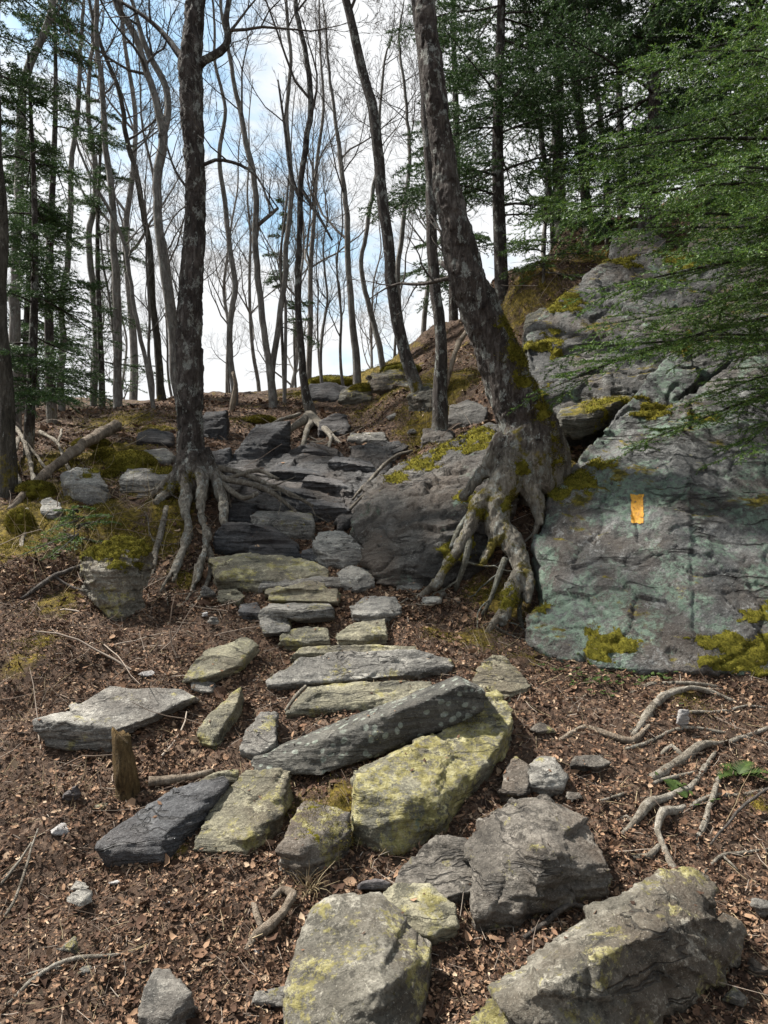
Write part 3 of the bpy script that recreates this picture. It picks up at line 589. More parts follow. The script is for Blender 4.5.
# left bank
LG = 'rocks of the left bank'
rock('boulder', 'pale boulder capped with moss under the left bank', 'boulder', (112, 613),
     [[(97, 590, .0), (112, 613, -.02), (122, 614, 0), (136, 604, .08), (84, 562, .06), (92, 545, .15), (130, 538, .25), (143, 556, .15), (116, 572, -.05), (141, 588, .08)], [(80, 566, .1), (92, 548, .14), (112, 575, .0), (96, 588, .05)], [(100, 548, .15), (118, 536, .25), (150, 545, .3), (145, 565, .2), (110, 565, .05)]], .15, 'boulder_olive', LG, vox=.0085, fac=1.3, low=1.2)
rock('boulder', 'light grey angular rock by the fallen log on the left bank', 'boulder', (90, 505),
     [(62, 482, .1), (90, 505, .0), (107, 500, .05), (60, 474, .15), (75, 466, .3), (98, 470, .3), (108, 485, .1), (85, 485, .02)], .15, 'slate_pale', LG, vox=.015)
rock('stone_slab', 'thick slab beside the moss cushion on the left bank', 'stone', (145, 494),
     [(119, 490, 0), (142, 494, -.02), (178, 482, .1), (119, 478, .02), (142, 480, 0), (128, 468, .4), (178, 467, .4), (180, 473, .2)], .12, 'slate', LG, vox=.010)
rock('stone_slab', 'thin dark stone under the thick slab on the left bank', 'stone', (155, 500), [(135, 498, 0), (175, 494, .05), (138, 491, .05), (174, 485, .15)], .06, 'slate_dark', LG, vox=.010)
rock('angular_stone', 'small pale stone in moss near the left edge trunk', 'stone', (50, 517), [(40, 512, 0), (52, 516, 0), (62, 510, 0), (40, 500, .08), (50, 496, .12), (60, 503, .1)], .1, 'slate_pale', LG, vox=.009)
rock('stone_slab', 'grey flat stone on the upper left bank behind the main left tree', 'stone', (155, 461), [(140, 458, 0), (168, 461, 0), (142, 450, .2), (165, 447, .3), (176, 455, .1)], .1, 'slate', LG, vox=.02)
rock('stone_slab', 'dark flat stone in the upper left bank under pale slabs', 'stone', (150, 443), [(135, 441, 0), (172, 443, 0), (137, 433, .1), (150, 428, .2), (174, 432, .2)], .1, 'slate_dark', LG, vox=.02)
rock('stone_block', 'dark wedge rock leaning on the crest right of the left tree', 'boulder', (245, 468),
     [(228, 465, 0), (262, 462, .0), (240, 442, .1), (256, 424, .3), (290, 420, .35), (290, 445, .2), (270, 440, .05)], .15, 'slate_dark', LG, vox=.018)
rock('stone_block', 'dark squared rock behind the left tree on the crest', 'boulder', (212, 440), [(198, 438, 0), (228, 440, 0), (200, 418, .1), (226, 412, .1), (205, 412, .4), (228, 411, .4)], .15, 'slate_dark', LG, vox=.02)
rock('stone_block', 'low black rock right behind the foot of the left tree', 'boulder', (222, 470), [(206, 469, 0), (232, 470, 0), (206, 452, .1), (230, 449, .1), (232, 447, .3)], .15, 'slate_dark', LG, vox=.02)
rock('stone_block', 'black rock on the crest beside the slender rooted tree', 'boulder', (335, 434), [(318, 430, 0), (345, 434, 0), (351, 428, .05), (318, 420, .1), (335, 412, .2), (347, 414, .2)], .12, 'slate_dark', LG, vox=.02)
rock('stone_block', 'dark rock under moss at the trail crest', 'boulder', (320, 398), [(306, 397, 0), (340, 398, 0), (308, 384, .1), (330, 380, .2), (350, 388, .2)], .15, 'slate_dark', LG, vox=.03)
rock('angular_stone', 'grey stone at the right verge of the upper trail', 'stone', (395, 455), [(380, 452, 0), (400, 455, 0), (384, 443, .1), (398, 440, .2), (408, 447, .1)], .1, 'slate_dark', None, vox=.018)
rock('stone_slab', 'flat grey stone at the head of the striated bedrock', 'stone', (370, 442), [(345, 441, 0), (388, 441, 0), (350, 433, .2), (385, 431, .3)], .1, 'slate', None, vox=.02)

rock('boulder', 'mossy boulder on the right bank behind the big leaning trunk', 'boulder', (545, 335), [(522, 335, 0), (560, 337, 0), (525, 315, .1), (545, 305, .2), (570, 318, .15)], .3, 'mossy_rock', None, vox=.025, low=1.5)
rock('boulder', 'rounded boulder with dark hollow under it at the top of the right bank', 'boulder', (640, 258), [(610, 258, 0), (660, 258, 0), (612, 238, .1), (635, 226, .2), (668, 238, .15)], .3, 'cliff_upper', None, vox=.025, low=1.5)
rock('boulder', 'mossy boulder high on the right edge under the spruces', 'boulder', (720, 245), [(690, 248, 0), (760, 250, 0), (700, 222, .1), (730, 212, .2), (765, 228, .15)], .3, 'mossy_rock', None, vox=.025, low=1.5)
rock('boulder', 'grey stone among moss on the verge above the outcrop', 'boulder', (465, 420), [(448, 420, 0), (485, 420, 0), (450, 405, .1), (468, 398, .2), (488, 408, .15)], .3, 'outcrop', None, vox=.02, low=1.5)
for q in [((388, 384), 'mossy', 'mossy rock heap on the crest above the cleft', [(365, 384, 0), (410, 386, 0), (372, 372, .1), (395, 367, .2), (412, 376, .1)]),
          ((425, 400), 'mossy', 'low mossy rock beside the foot of the curving dark trunk', [(408, 398, 0), (445, 402, 0), (412, 386, .1), (430, 381, .2), (446, 390, .1)]),
          ((352, 398), 'mossy', 'mossy stone at the crest between two pale trunks', [(338, 397, 0), (372, 399, 0), (340, 388, .1), (356, 383, .2), (374, 390, .1)]),
          ((435, 440), 'outcrop', 'small grey rock on the verge left of the big tree', [(420, 440, 0), (452, 441, 0), (424, 428, .1), (440, 424, .2), (454, 432, .1)])]:
    rock('boulder', q[2], 'boulder', q[0], q[3], .3, 'mossy_rock' if q[1] == 'mossy' else q[1], None, vox=.018, low=1.2, fac=1.2)
for q in [((228, 602), 'slate_olive', 'small tilted stone left of the flat slab in mid stair', [(216, 600, 0), (240, 602, 0), (218, 590, .05), (236, 588, .1), (244, 595, .05)]),
          ((408, 590), 'slate', 'grey stone against the foot of the rock outcrop', [(396, 588, 0), (420, 590, 0), (398, 579, .05), (414, 577, .08), (424, 584, .05)]),
          ((318, 560), 'slate_mid', 'dark stone filling the gap beside the pale tilted stone', [(300, 558, 0), (330, 562, 0), (302, 550, .05), (320, 547, .1), (332, 554, .05)]),
          ((250, 612), 'slate_mid', 'dark stone under the left end of the flat slab in mid stair', [(238, 612, 0), (262, 614, 0), (240, 604, .05), (258, 602, .08)]),
          ((440, 706), 'slate_mid', 'dark slab end under the split olive stone', [(425, 706, 0), (470, 700, .0), (428, 696, .05), (465, 688, .1), (445, 690, .1)]),
          ((335, 655), 'slate_olive', 'flat tread stone just above the longest step slab', [(290, 655, 0), (420, 653, 0), (300, 647, .1), (345, 644, .2), (415, 646, .15)]),
          ((205, 792), 'slate_olive', 'tan slab behind the olive wedge stone', [(190, 792, 0), (240, 780, .1), (200, 778, .15), (238, 768, .25), (215, 772, .2)])]:
    rock('flat_stone', q[2], 'stone', q[0], q[3], .08, q[1], 'stones wedged around the stair', vox=.0085)
# small loose stones, each with its own look
def pebble(u, v, wpx, hpx, mat, label, seed, name='pebble', flat=.6):
    r = np.random.default_rng(seed); Y = gy(u, v); s = Y/F
    th = r.uniform(0, 6.28, 9); ph = r.uniform(-1, 1, 9); c = U(u, v-hpx*.5, Y+.02)
    P = [c+np.array([wpx*s*.5*math.cos(a)*math.sqrt(1-b*b*.5), wpx*s*.4*math.sin(a)*math.sqrt(1-b*b*.5), hpx*s*.62*b]) for a, b in zip(th, ph)]
    P += [c+np.array([sx*wpx*s*.5, 0, -.01]) for sx in (-1, 1)]
    me = rock_mesh(name, [P], M[mat], vox=max(.006, wpx*s/14), seed=seed, amp=.8)
    cc = np.array(c); cc[2] -= hpx*s*.6; move_origin(me, cc)
    tag(link(name, me, None, cc), label, 'stone', 'loose stones in the leaf litter')
for i, a in enumerate([
    (61, 836, 28, 12, 'quartz', 'bright white quartz stone in the litter at lower left'),
    (70, 812, 24, 26, 'slate_purple', 'upright greyish stone between the stump and the left edge'),
    (97, 812, 34, 10, 'slate_olive', 'flat tan stone left of the dark slate slab'),
    (79, 905, 30, 13, 'slate_pale', 'oval light grey stone below the white quartz stone'),
    (80, 889, 20, 9, 'slate', 'small grey stone just above the oval light grey stone'),
    (116, 884, 16, 6, 'quartz', 'tiny whitish stone right of the oval light grey stone'),
    (68, 954, 24, 16, 'slate', 'dark speckled stone above the long stick at lower left'),
    (86, 975, 16, 9, 'slate', 'small grey stone just under the long stick'),
    (259, 957, 14, 9, 'quartz', 'pale stone under the curled dead root'),
    (200, 912, 13, 9, 'slate_dark', 'small dark stone in the open litter left of the curled root'),
    (168, 905, 10, 6, 'quartz', 'tiny pale stone in the open litter under the dark slate slab'),
    (148, 677, 18, 6, 'quartz', 'thin whitish stone above the pale left slab'),
    (208, 600, 16, 14, 'slate', 'grey cobble under the roots of the left tree'),
    (236, 600, 14, 10, 'slate_olive', 'small olive cobble between left roots and step slab'),
    (205, 618, 8, 6, 'quartz', 'tiny pale pebble below the grey root cobble'),
    (213, 626, 14, 9, 'slate', 'bluish grey pebble below the roots of the left tree'),
    (430, 607, 26, 10, 'slate_pale', 'flat pale stone at the foot of the brownish outcrop'),
    (440, 596, 12, 8, 'slate', 'grey pebble by the foot of the outcrop root'),
    (762, 915, 22, 20, 'slate', 'grey stone cut off by the right edge above the corner boulder'),
    (757, 975, 26, 14, 'boulder_brown', 'brown stone low in the right corner'),
    (735, 1002, 30, 12, 'slate', 'flat dark stone under the corner boulder'),
    (683, 732, 14, 22, 'quartz', 'upright whitish stone among the pale right roots'),
    (545, 736, 30, 12, 'boulder_brown', 'low dark stone between yellow block and right roots'),
    (392, 300+120, 14, 8, 'slate_pale', 'pale stone on the mossy verge under the crest'),
    (412, 436, 10, 7, 'slate_pale', 'small pale stone above the brownish outcrop'),
    (575, 800, 20, 9, 'boulder_brown', 'small stone beside the rounded grey stone'),
]): pebble(a[0], a[1], a[2], a[3], M and a[4], a[5], 300+i)

# the orange blaze: a coat of paint that follows the rock
from mathutils.bvhtree import BVHTree
DEPS().update()
cm = cliff.data; off = np.array(cliff.location)
cv = np.empty(len(cm.vertices)*3, np.float32); cm.vertices.foreach_get('co', cv); cv = cv.reshape(-1, 3)+off
bvh = BVHTree.FromPolygons([tuple(v) for v in cv], [tuple(p.vertices) for p in cm.polygons])
gu, gv = 26, 52; V = []; idx = -np.ones((gv, gu), int); camp = Vector((0, 0, CZ))
for b in range(gv):
    for a in range(gu):
        u = 630.5+13.5*a/(gu-1); v = 494+30*b/(gv-1)
        d = Vector(tuple(U(u, v, 1.0)))-camp; hit, nrm, _, _ = bvh.ray_cast(camp, d.normalized())
        if hit is not None:
            idx[b, a] = len(V); V.append(np.array(hit+nrm*.0035)-off)
V = np.array(V); q = []
for b in range(gv-1):
    for a in range(gu-1):
        k = [idx[b, a], idx[b, a+1], idx[b+1, a+1], idx[b+1, a]]
        e = min(a, gu-2-a)/3.0+min(b, gv-2-b)/4.0
        if min(k) >= 0 and min(a/2.2, (gu-2-a)/2.2, b/3., (gv-2-b)/3.) + .45*vnoise(V[k[0]][None]*60, 3)[0] > .25 and vnoise(V[k[0]][None]*120, 8)[0] < .78: q.append(k[::-1])
link('paint_blaze', new_mesh('paint_blaze', V, q, M['paint']), cliff)
cliff.children[0]['label'] = 'orange painted trail blaze'

FUZZP = []
def moss_patch(ro, spots, thick, seed, mat='moss'):
    """a mat of moss that follows the rock: spots are (u, v, radius in m)"""
    me = ro.data; n = len(me.vertices); c = np.empty(n*3, np.float32); me.vertices.foreach_get('co', c); loc_ = np.array(ro.parent.location if ro.parent else ro.location); c = c.reshape(-1, 3).astype(float)+loc_
    nn_ = np.empty(n*3, np.float32); me.vertices.foreach_get('normal', nn_); nn_ = nn_.reshape(-1, 3).astype(float)
    bv = BVHTree.FromPolygons([tuple(v) for v in c], [tuple(p.vertices) for p in me.polygons]); f = np.full(n, -1.)
    for (u, v, rad) in spots:
        hit, _, _, _ = bv.ray_cast(camp, (Vector(tuple(U(u, v, 1.0)))-camp).normalized())
        if hit is None: continue
        f = np.maximum(f, 1-np.linalg.norm((c-np.array(hit))*np.array([1, .7, 1.15]), axis=1)/rad)
    f = f+1.5*fbm(c*np.array([8, 8, 14]), 5, .7, seed)-.18+.12*nn_[:, 2]; q = [tuple(p.vertices) for p in me.polygons]; ok = f > .12
    q = [p for p in q if all(ok[i] for i in p)]
    if not q: return
    h = np.clip((f-.12)*2.2, -.2, 1)*thick*.5*(.5+1.0*np.abs(fbm(c*22, 3, .6, seed+5))); V = c+nn_*h[:, None]-loc_-nn_*.004
    par = list(range(n))                                      # one mesh per separate mat
    def root_(i):
        while par[i] != i: par[i] = par[par[i]]; i = par[i]
        return i
    for p in q:
        for k in p[1:]:
            x_, y_ = root_(p[0]), root_(k)
            if x_ != y_: par[y_] = x_
    comp = {}
    for p in q: comp.setdefault(root_(p[0]), []).append(p)
    for q in comp.values():
        if len(q) < 60: continue
        used = sorted({i for p in q for i in p}); mp_ = {o: k for k, o in enumerate(used)}
        link('moss', new_mesh('moss', V[used], [tuple(mp_[i] for i in p) for p in q], M[mat]), ro)
        k = np.array(used); rg = np.random.default_rng(seed); rr = rg.choice(k, min(len(k)*3, 14000)); FUZZP.append(np.concatenate([V[rr]+loc_+rg.normal(0, .005, (len(rr), 3)), nn_[rr]], 1))

# ------------------------------------------------------------------ trees
def tubes_many(tb, P, rad, k):
    """P (N,m,3), rad (N,m): many thin tubes at once"""
    N_, m = P.shape[:2]
    if N_ == 0: return
    T = unit(np.gradient(P, axis=1)); ref = np.where(np.abs(T[:, :1, 2:3]) < .8, np.array([0., 0, 1]), np.array([1., .1, 0]))
    A = unit(np.cross(T, np.broadcast_to(ref, T.shape))); B = np.cross(T, A)
    a = np.arange(k)*2*math.pi/k
    V = P[:, :, None, :]+(A[:, :, None, :]*np.cos(a)[None, None, :, None]+B[:, :, None, :]*np.sin(a)[None, None, :, None])*rad[:, :, None, None]
    i = (np.arange(N_)[:, None, None]*m*k+np.arange(m-1)[None, :, None]*k); j = np.arange(k)[None, None, :]; j2 = (j+1) % k
    tb.Fq.append(np.stack([i+j, i+j2, i+k+j2, i+k+j], -1).reshape(-1, 4)+tb.n); tb.V.append(V.reshape(-1, 3)); tb.n += N_*m*k
def level(r, p, d, L, m, wob, trop):
    N_ = len(p); P = np.empty((N_, m, 3)); D = np.empty((N_, m, 3)); P[:, 0] = p; D[:, 0] = d
    for s in range(1, m):
        d = unit(d+r.normal(0, wob, (N_, 3))+np.array([0, 0, trop])); p = p+d*(L/(m-1))[:, None]; P[:, s] = p; D[:, s] = d
    return P, D
def spawn(r, P, D, L, rad, c, ang=(.45, .95), lo=.2, frac=(.35, .62), flat=False, rk=.55):
    N_, m = P.shape[:2]; n = N_*c; par = np.repeat(np.arange(N_), c)
    t = lo+(1-lo)*(np.tile(np.arange(c), N_)+r.uniform(.1, .9, n))/c; x = t*(m-1); i = np.minimum(x.astype(int), m-2); f = (x-i)[:, None]
    p = P[par, i]*(1-f)+P[par, i+1]*f; d = D[par, i+1]
    if flat:
        s = unit(np.cross(d, np.array([0, 0, 1.])))*np.where(np.arange(n) % 2, 1, -1)[:, None]
        perp = unit(s+r.normal(0, .16, (n, 3)))
    else:
        q = r.normal(0, 1, (n, 3)); perp = unit(q-(q*d).sum(1)[:, None]*d)
    th = r.uniform(*ang, n)[:, None]
    d2 = unit(d*np.cos(th)+perp*np.sin(th)); L2 = L[par]*r.uniform(*frac, n)*(1.15-.75*t if flat else 1.1-.45*t)
    r2 = np.maximum(rad[par, i]*rk, .0012)
    return p, d2, L2, r2
def bare_crown(r, tb, p, d, L, rad, c2=6, c3=5, thin=1.0, c4=0):
    P, D = level(r, p, d, L, 9, .16, .10); t = np.linspace(0, 1, 9); Ra = rad[:, None]*(1-.8*t)[None]
    tubes_many(tb, P, Ra, 5)
    p2, d2, L2, r2 = spawn(r, P, D, L, Ra, c2); P2, D2 = level(r, p2, d2, L2, 6, .17, .09)
    R2 = r2[:, None]*(1-.75*np.linspace(0, 1, 6))[None]*thin; tubes_many(tb, P2, R2, 4)
    p3, d3, L3, r3 = spawn(r, P2, D2, L2, R2, c3); P3, D3 = level(r, p3, d3, L3, 5, .18, .07)
    R3 = np.maximum(r3[:, None]*(1-.6*np.linspace(0, 1, 5))[None], .0022); tubes_many(tb, P3, R3, 3)
    if c4:
        p4, d4, L4, r4 = spawn(r, P3, D3, L3, R3, c4); P4, D4 = level(r, p4, d4, L4, 3, .15, .07)
        tubes_many(tb, P4, np.full((len(P4), 3), .0021)*np.array([1, .8, .4]), 3)

TREES_GROUP = 'bare trees on the slope and crest'
def bare_tree(label, Y, pts, mat='bark_grey', ext=3.5, nb=12, frm=.45, blen=(1.0, 2.4), c2=6, c3=6, seed=1, sides=10, wob=.11, group=TREES_GROUP, forks=(), lean=0., name='bare_tree', c4=3, wk=.74, fuse=None):
    """pts: (u, v, width) from foot to the top of the frame; the trunk goes on above the frame"""
    r = np.random.default_rng(seed)
    if Y is None: Y = gy(pts[0][0], pts[0][1])
    P = []; Ra = []; H = CY-pts[-1][1]+1
    for i, (u, v, wd) in enumerate(pts):
        yy = Y+lean*(pts[0][1]-v)/600.; P.append(U(u, v, yy)); Ra.append(wd*wk*.5/F*yy)
    z0 = float(Zfull(P[0][0], P[0][1])[0])
    base = np.array([P[0][0], P[0][1], z0])
    if P[0][2] > z0-.05: P.insert(0, np.array([P[0][0], P[0][1], z0-.12])); Ra.insert(0, Ra[0]*(.4 if fuse else 1.25))
    if ext:
        d = unit(P[-1]-P[-2])*.6+np.array([0, 0, .4]); q = P[-1]
        for s in range(4):
            d = unit(d+r.normal(0, .1, 3)); q = q+d*ext/4; P.append(q); Ra.append(Ra[-1]*.68)
    P, Ra = smooth_path(P, Ra, .10)
    jit = np.stack([vnoise(P*1.6, seed), vnoise(P*1.6, seed+50), 0*P[:, 0]], 1)*(.02 if fuse else .026)+np.stack([vnoise(P*6, seed+9), vnoise(P*6, seed+59), 0*P[:, 0]], 1)*(.004 if fuse else .012); P = P+jit*np.minimum(1, np.arange(len(P))/10.)[:, None]
    e = empty(name, base, label, 'tree', group)
    tb = Tubes(); tb.add(P, Ra, sides, cap=True, wob=wob)
    fb = tb if not fuse else Tubes()
    for fk in forks:
        Q = [U(u, v, Y+dy) for (u, v, wd, dy) in fk]; q, rr = smooth_path(Q, [wd*.5/F*Y for (_, _, wd, _) in fk], .08)
        fb.add(q, rr, max(6, sides//2) if not fuse else 9, cap=True, wob=wob)
    if fuse:
        for pts_ in fuse:
            Q, rr = smooth_path([U(q[0], q[1], q[3]) if len(q) > 3 else G(q[0], q[1]) for q in pts_], [q[2]*.5/F*(q[3] if len(q) > 3 else gy(q[0], q[1])) for q in pts_], .04)
            Q = Q+np.stack([vnoise(Q*6, seed+3), vnoise(Q*6, seed+4), vnoise(Q*6, seed+5)], 1)*.014; tb.add(Q, rr*(1+.22*vnoise(Q*9, seed)), 14, cap=True, wob=.15)
        me = tb.mesh('trunk', None, base); o = bpy.data.objects.new('trunk', me); COL.objects.link(o); md = o.modifiers.new('r', 'REMESH'); md.mode = 'VOXEL'; md.voxel_size = .0105
        sm = o.modifiers.new('s', 'SMOOTH'); sm.factor = .5; sm.iterations = 4
        m2 = bpy.data.meshes.new_from_object(o.evaluated_get(DEPS())); bpy.data.objects.remove(o); nv = len(m2.vertices)
        c = np.empty(nv*3, np.float32); m2.vertices.foreach_get('co', c); c = c.reshape(-1, 3).astype(float); nr = np.empty(nv*3, np.float32); m2.vertices.foreach_get('normal', nr); nr = nr.reshape(-1, 3)
        d_ = .018*fbm(c*np.array([9, 9, 5]), 4, .6, seed)+.007*facet(c*np.array([26, 26, 13])+.3*fbm(c*9, 2, .5, 3)[:, None], seed)+.004*fbm(c*np.array([60, 60, 30]), 2, .5, seed+2)
        m2.vertices.foreach_set('co', (c+nr*d_[:, None]).astype(np.float32).ravel()); m2.update(); m2.materials.clear(); m2.materials.append(M[mat]); m2.name = 'trunk'
        m2.polygons.foreach_set('use_smooth', np.ones(len(m2.polygons), dtype=bool)); link('trunk', m2, e)
        if forks: link('branch', fb.mesh('branch', M[mat], base), e)
    else: link('trunk', tb.mesh('trunk', M[mat], base), e)
    if nb:
        n = len(P); i = (n*(frm+(.98-frm)*r.uniform(0, 1, nb))).astype(int); T = unit(np.gradient(P, axis=0))
        a = r.uniform(0, 6.28, nb); el_ = r.uniform(.35, 1.0, nb)
        d = np.stack([np.cos(a)*np.cos(el_), np.sin(a)*np.cos(el_), np.sin(el_)], 1)
        L = r.uniform(*blen, nb)*(1.15-.6*(i/n)); cb = Tubes()
        bare_crown(r, cb, P[i], d, L, Ra[i]*r.uniform(.28, .5, nb), c2, c3, c4=c4)
        for fk in forks:      # twigs on the drawn limbs too
            Q, rr = smooth_path([U(u, v, Y+dy) for (u, v, wd, dy) in fk], [wd*.5/F*Y for (_, _, wd, _) in fk], .1)
            k = r.integers(len(Q)//3, len(Q), 3); dd = unit(r.normal(0, 1, (3, 3))+np.array([0, 0, .8]))
            bare_crown(r, cb, Q[k], dd, r.uniform(.5, 1.1, 3), rr[k]*.5, 4, 4)
        link('crown', cb.mesh('crown', M['bark_far' if mat == 'bark_far' else 'bark_twig'], base), e)
    return e, P, Ra, base

def root_part(parent, base, pts, mat, seed=0, sides=8, wob=.22, step=.05, branch=True):
    """pts (u, v, width, Y or None=on the ground, lift)"""
    P = []; Ra = []
    for q in pts:
        u, v, wd = q[:3]; Y = q[3] if len(q) > 3 and q[3] else None
        p = U(u, v, Y) if Y else G(u, v, .0)
        P.append(p); Ra.append(max(.004, wd*.5/F*p[1]))
    P, Ra = smooth_path(P, Ra, step); P = P+np.stack([vnoise(P*5, seed), vnoise(P*5, seed+1), vnoise(P*5, seed+2)], 1)*.012
    tb = Tubes(); tb.add(P, Ra, sides, cap=True, wob=wob)
    r = np.random.default_rng(seed)
    if branch:
        for s in range(2):       # thin rootlets leaving it
            i = r.integers(len(P)//3, len(P)-1); d = unit(r.normal(0, 1, 3)*np.array([1, .6, .25])+np.array([0, -.4, -.25])); n = 7
            q = [P[i]]
            for _ in range(n):
                d = unit(d+r.normal(0, .25, 3)); x = q[-1]+d*.045; x[2] = max(x[2]-.01, float(Zfull(x[0], x[1])[0])+.004); q.append(x)
            tb.add(np.array(q), np.linspace(Ra[i]*.4, .003, n+1), 5, cap=True)
    return link('root', tb.mesh('root', M[mat], base), parent)

# the two big trees that carry the picture
e1, P1, R1, b1 = bare_tree('dark straight trunk at left of the steps with pale roots gripping the bank', 5.55,
    [(195, 484, 42), (193, 466, 34), (191, 440, 28), (190, 400, 25), (190, 330, 24), (194, 270, 22), (197, 200, 19), (196, 150, 20), (193, 110, 22), (190, 70, 24), (192, 30, 20), (196, 0, 18)], 'bark_dark', ext=4, nb=6, frm=.62, blen=(.9, 1.8),
    seed=11, sides=26, wob=.10, c2=5, c3=4, wk=1.0,
    forks=[[(194, 72, 9, 0), (205, 60, 8, -.05), (220, 52, 8, -.1), (228, 40, 7, -.1), (226, 20, 6, -.12), (229, 0, 5, -.1), (238, -60, 4, -.1)], [(189, 68, 8, 0), (176, 50, 7, .1), (160, 30, 5, .15), (138, 12, 4, .2), (100, -10, 2, .3)],
           [(196, 170, 4, 0), (215, 160, 3.5, -.1), (240, 165, 3, -.2), (258, 178, 2, -.3), (270, 205, 1.5, -.4)], [(192, 195, 3, 0), (175, 170, 2.5, .1), (165, 140, 2, .2)]],
    fuse=[[(190, 458, 22, 5.5), (185, 480, 13, 5.42), (185, 505, 10, 5.28), (187, 530, 9, 5.08), (182, 556, 8, 4.86), (171, 582, 5, 4.66)],
          [(196, 458, 22, 5.48), (202, 482, 12, 5.38), (201, 512, 9, 5.2), (207, 540, 8, 4.98), (202, 564, 7, 4.78), (190, 588, 4, 4.62)],
          [(201, 455, 22, 5.52), (213, 474, 13, 5.46), (221, 498, 10, 5.32), (226, 524, 7, 5.16)],
          [(188, 455, 22, 5.55), (178, 476, 13, 5.52), (166, 494, 10, 5.42), (155, 506, 7, 5.34)]])
for i, q in enumerate([
    [(166, 506, 6, 5.36), (161, 530, 7, 5.18), (155, 555, 6, 4.98), (151, 576, 4)],
    [(206, 540, 7, 5.02), (212, 562, 6, 4.86), (204, 590, 4), (184, 612, 3)],
    [(180, 470, 9, 5.5), (165, 482, 7, 5.5), (150, 500, 5)],
    [(206, 464, 11, 5.5), (225, 478, 7, 5.46), (250, 484, 6, 5.4), (275, 494, 5, 5.3), (295, 510, 3, 5.22)],
    [(206, 468, 9, 5.5), (230, 470, 6, 5.52), (260, 480, 5, 5.44), (285, 490, 4, 5.36), (312, 506, 3, 5.25)],
    [(210, 474, 8, 5.46), (228, 488, 6, 5.38), (245, 498, 5, 5.3), (258, 492, 4, 5.32)],
    [(214, 480, 6, 5.44), (235, 476, 5, 5.45), (258, 470, 4, 5.5), (280, 478, 3, 5.42)],
    [(176, 560, 5, 4.85), (170, 575, 4, 4.72), (160, 592, 3)],
    [(196, 566, 5, 4.8), (192, 590, 4), (178, 604, 3)],
]): root_part(e1, b1, q, 'bark_root', 60+i, 9)
e2, P2_, R2_, b2 = bare_tree('big leaning trunk with lichened bark whose roots straddle the rock outcrop', 4.9,
    [(530, 455, 44), (525, 432, 48), (515, 400, 49), (505, 375, 46), (492, 340, 43), (478, 300, 39), (464, 262, 34), (455, 220, 30), (447, 180, 26), (441, 140, 25), (436, 100, 23), (430, 50, 21), (425, 0, 19)], 'bark_big', ext=4.5, nb=7, frm=.7, blen=(1, 2), seed=12, sides=40, wob=.2, c2=5, c3=4, wk=1.0,
    forks=[[(470, 285, 14, .1), (452, 270, 9, .12), (440, 262, 5, .2)]],
    fuse=[[(514, 415, 34, 4.86), (516, 448, 28, 4.78), (506, 476, 22, 4.72), (490, 494, 17, 4.68), (476, 508, 14, 4.65), (468, 530, 13, 4.6), (450, 560, 12, 4.53), (433, 586, 8, 4.45)],
          [(522, 430, 40, 4.84), (510, 470, 32, 4.74), (498, 498, 26, 4.68), (499, 524, 27, 4.6), (514, 546, 26, 4.53), (522, 568, 21, 4.44), (510, 596, 17, 4.3), (501, 624, 12, 4.17)],
          [(538, 410, 26, 4.86), (553, 442, 22, 4.86), (561, 466, 20, 4.92), (560, 492, 18, 4.95)],
          [(530, 430, 40, 4.82), (536, 466, 30, 4.76), (548, 488, 18, 4.8)],
          [(500, 520, 16, 4.62), (494, 545, 12, 4.56), (482, 566, 8, 4.5)],
          [(520, 560, 14, 4.46), (530, 580, 10, 4.36), (526, 605, 7, 4.26)],
          [(510, 380, 30, 4.86), (540, 420, 22, 4.8), (548, 450, 16, 4.78)],
          [(545, 440, 28, 4.84), (552, 470, 20, 4.82), (556, 500, 14, 4.82), (552, 530, 8, 4.72)],
          [(520, 450, 34, 4.8), (526, 480, 26, 4.72), (534, 502, 16, 4.68), (540, 524, 9, 4.62)],
          [(505, 440, 24, 4.82), (488, 468, 16, 4.78), (474, 484, 11, 4.78), (462, 500, 7, 4.76)]])
for i, q in enumerate([
    [(556, 490, 8, 4.84), (548, 506, 8, 4.74), (538, 522, 7, 4.66), (534, 540, 4, 4.58)],
    [(486, 500, 9, 4.66), (472, 512, 8, 4.68), (460, 528, 6, 4.64), (452, 548, 5, 4.56)],
    [(510, 600, 9, 4.28), (498, 616, 8, 4.2), (486, 632, 6)],
    [(468, 540, 8, 4.56), (466, 562, 7, 4.5), (455, 590, 5)],
    [(440, 578, 8, 4.47), (422, 594, 7), (404, 604, 4)],
    [(505, 560, 7, 4.5), (495, 590, 5, 4.36), (480, 612, 4)],
    [(458, 555, 5, 4.54), (446, 575, 5), (440, 600, 4)],
    [(520, 590, 6, 4.34), (518, 615, 5), (528, 640, 3)],
]): root_part(e2, b2, q, ['bark_root', 'bark_rootg'][i % 2], 80+i, 8)

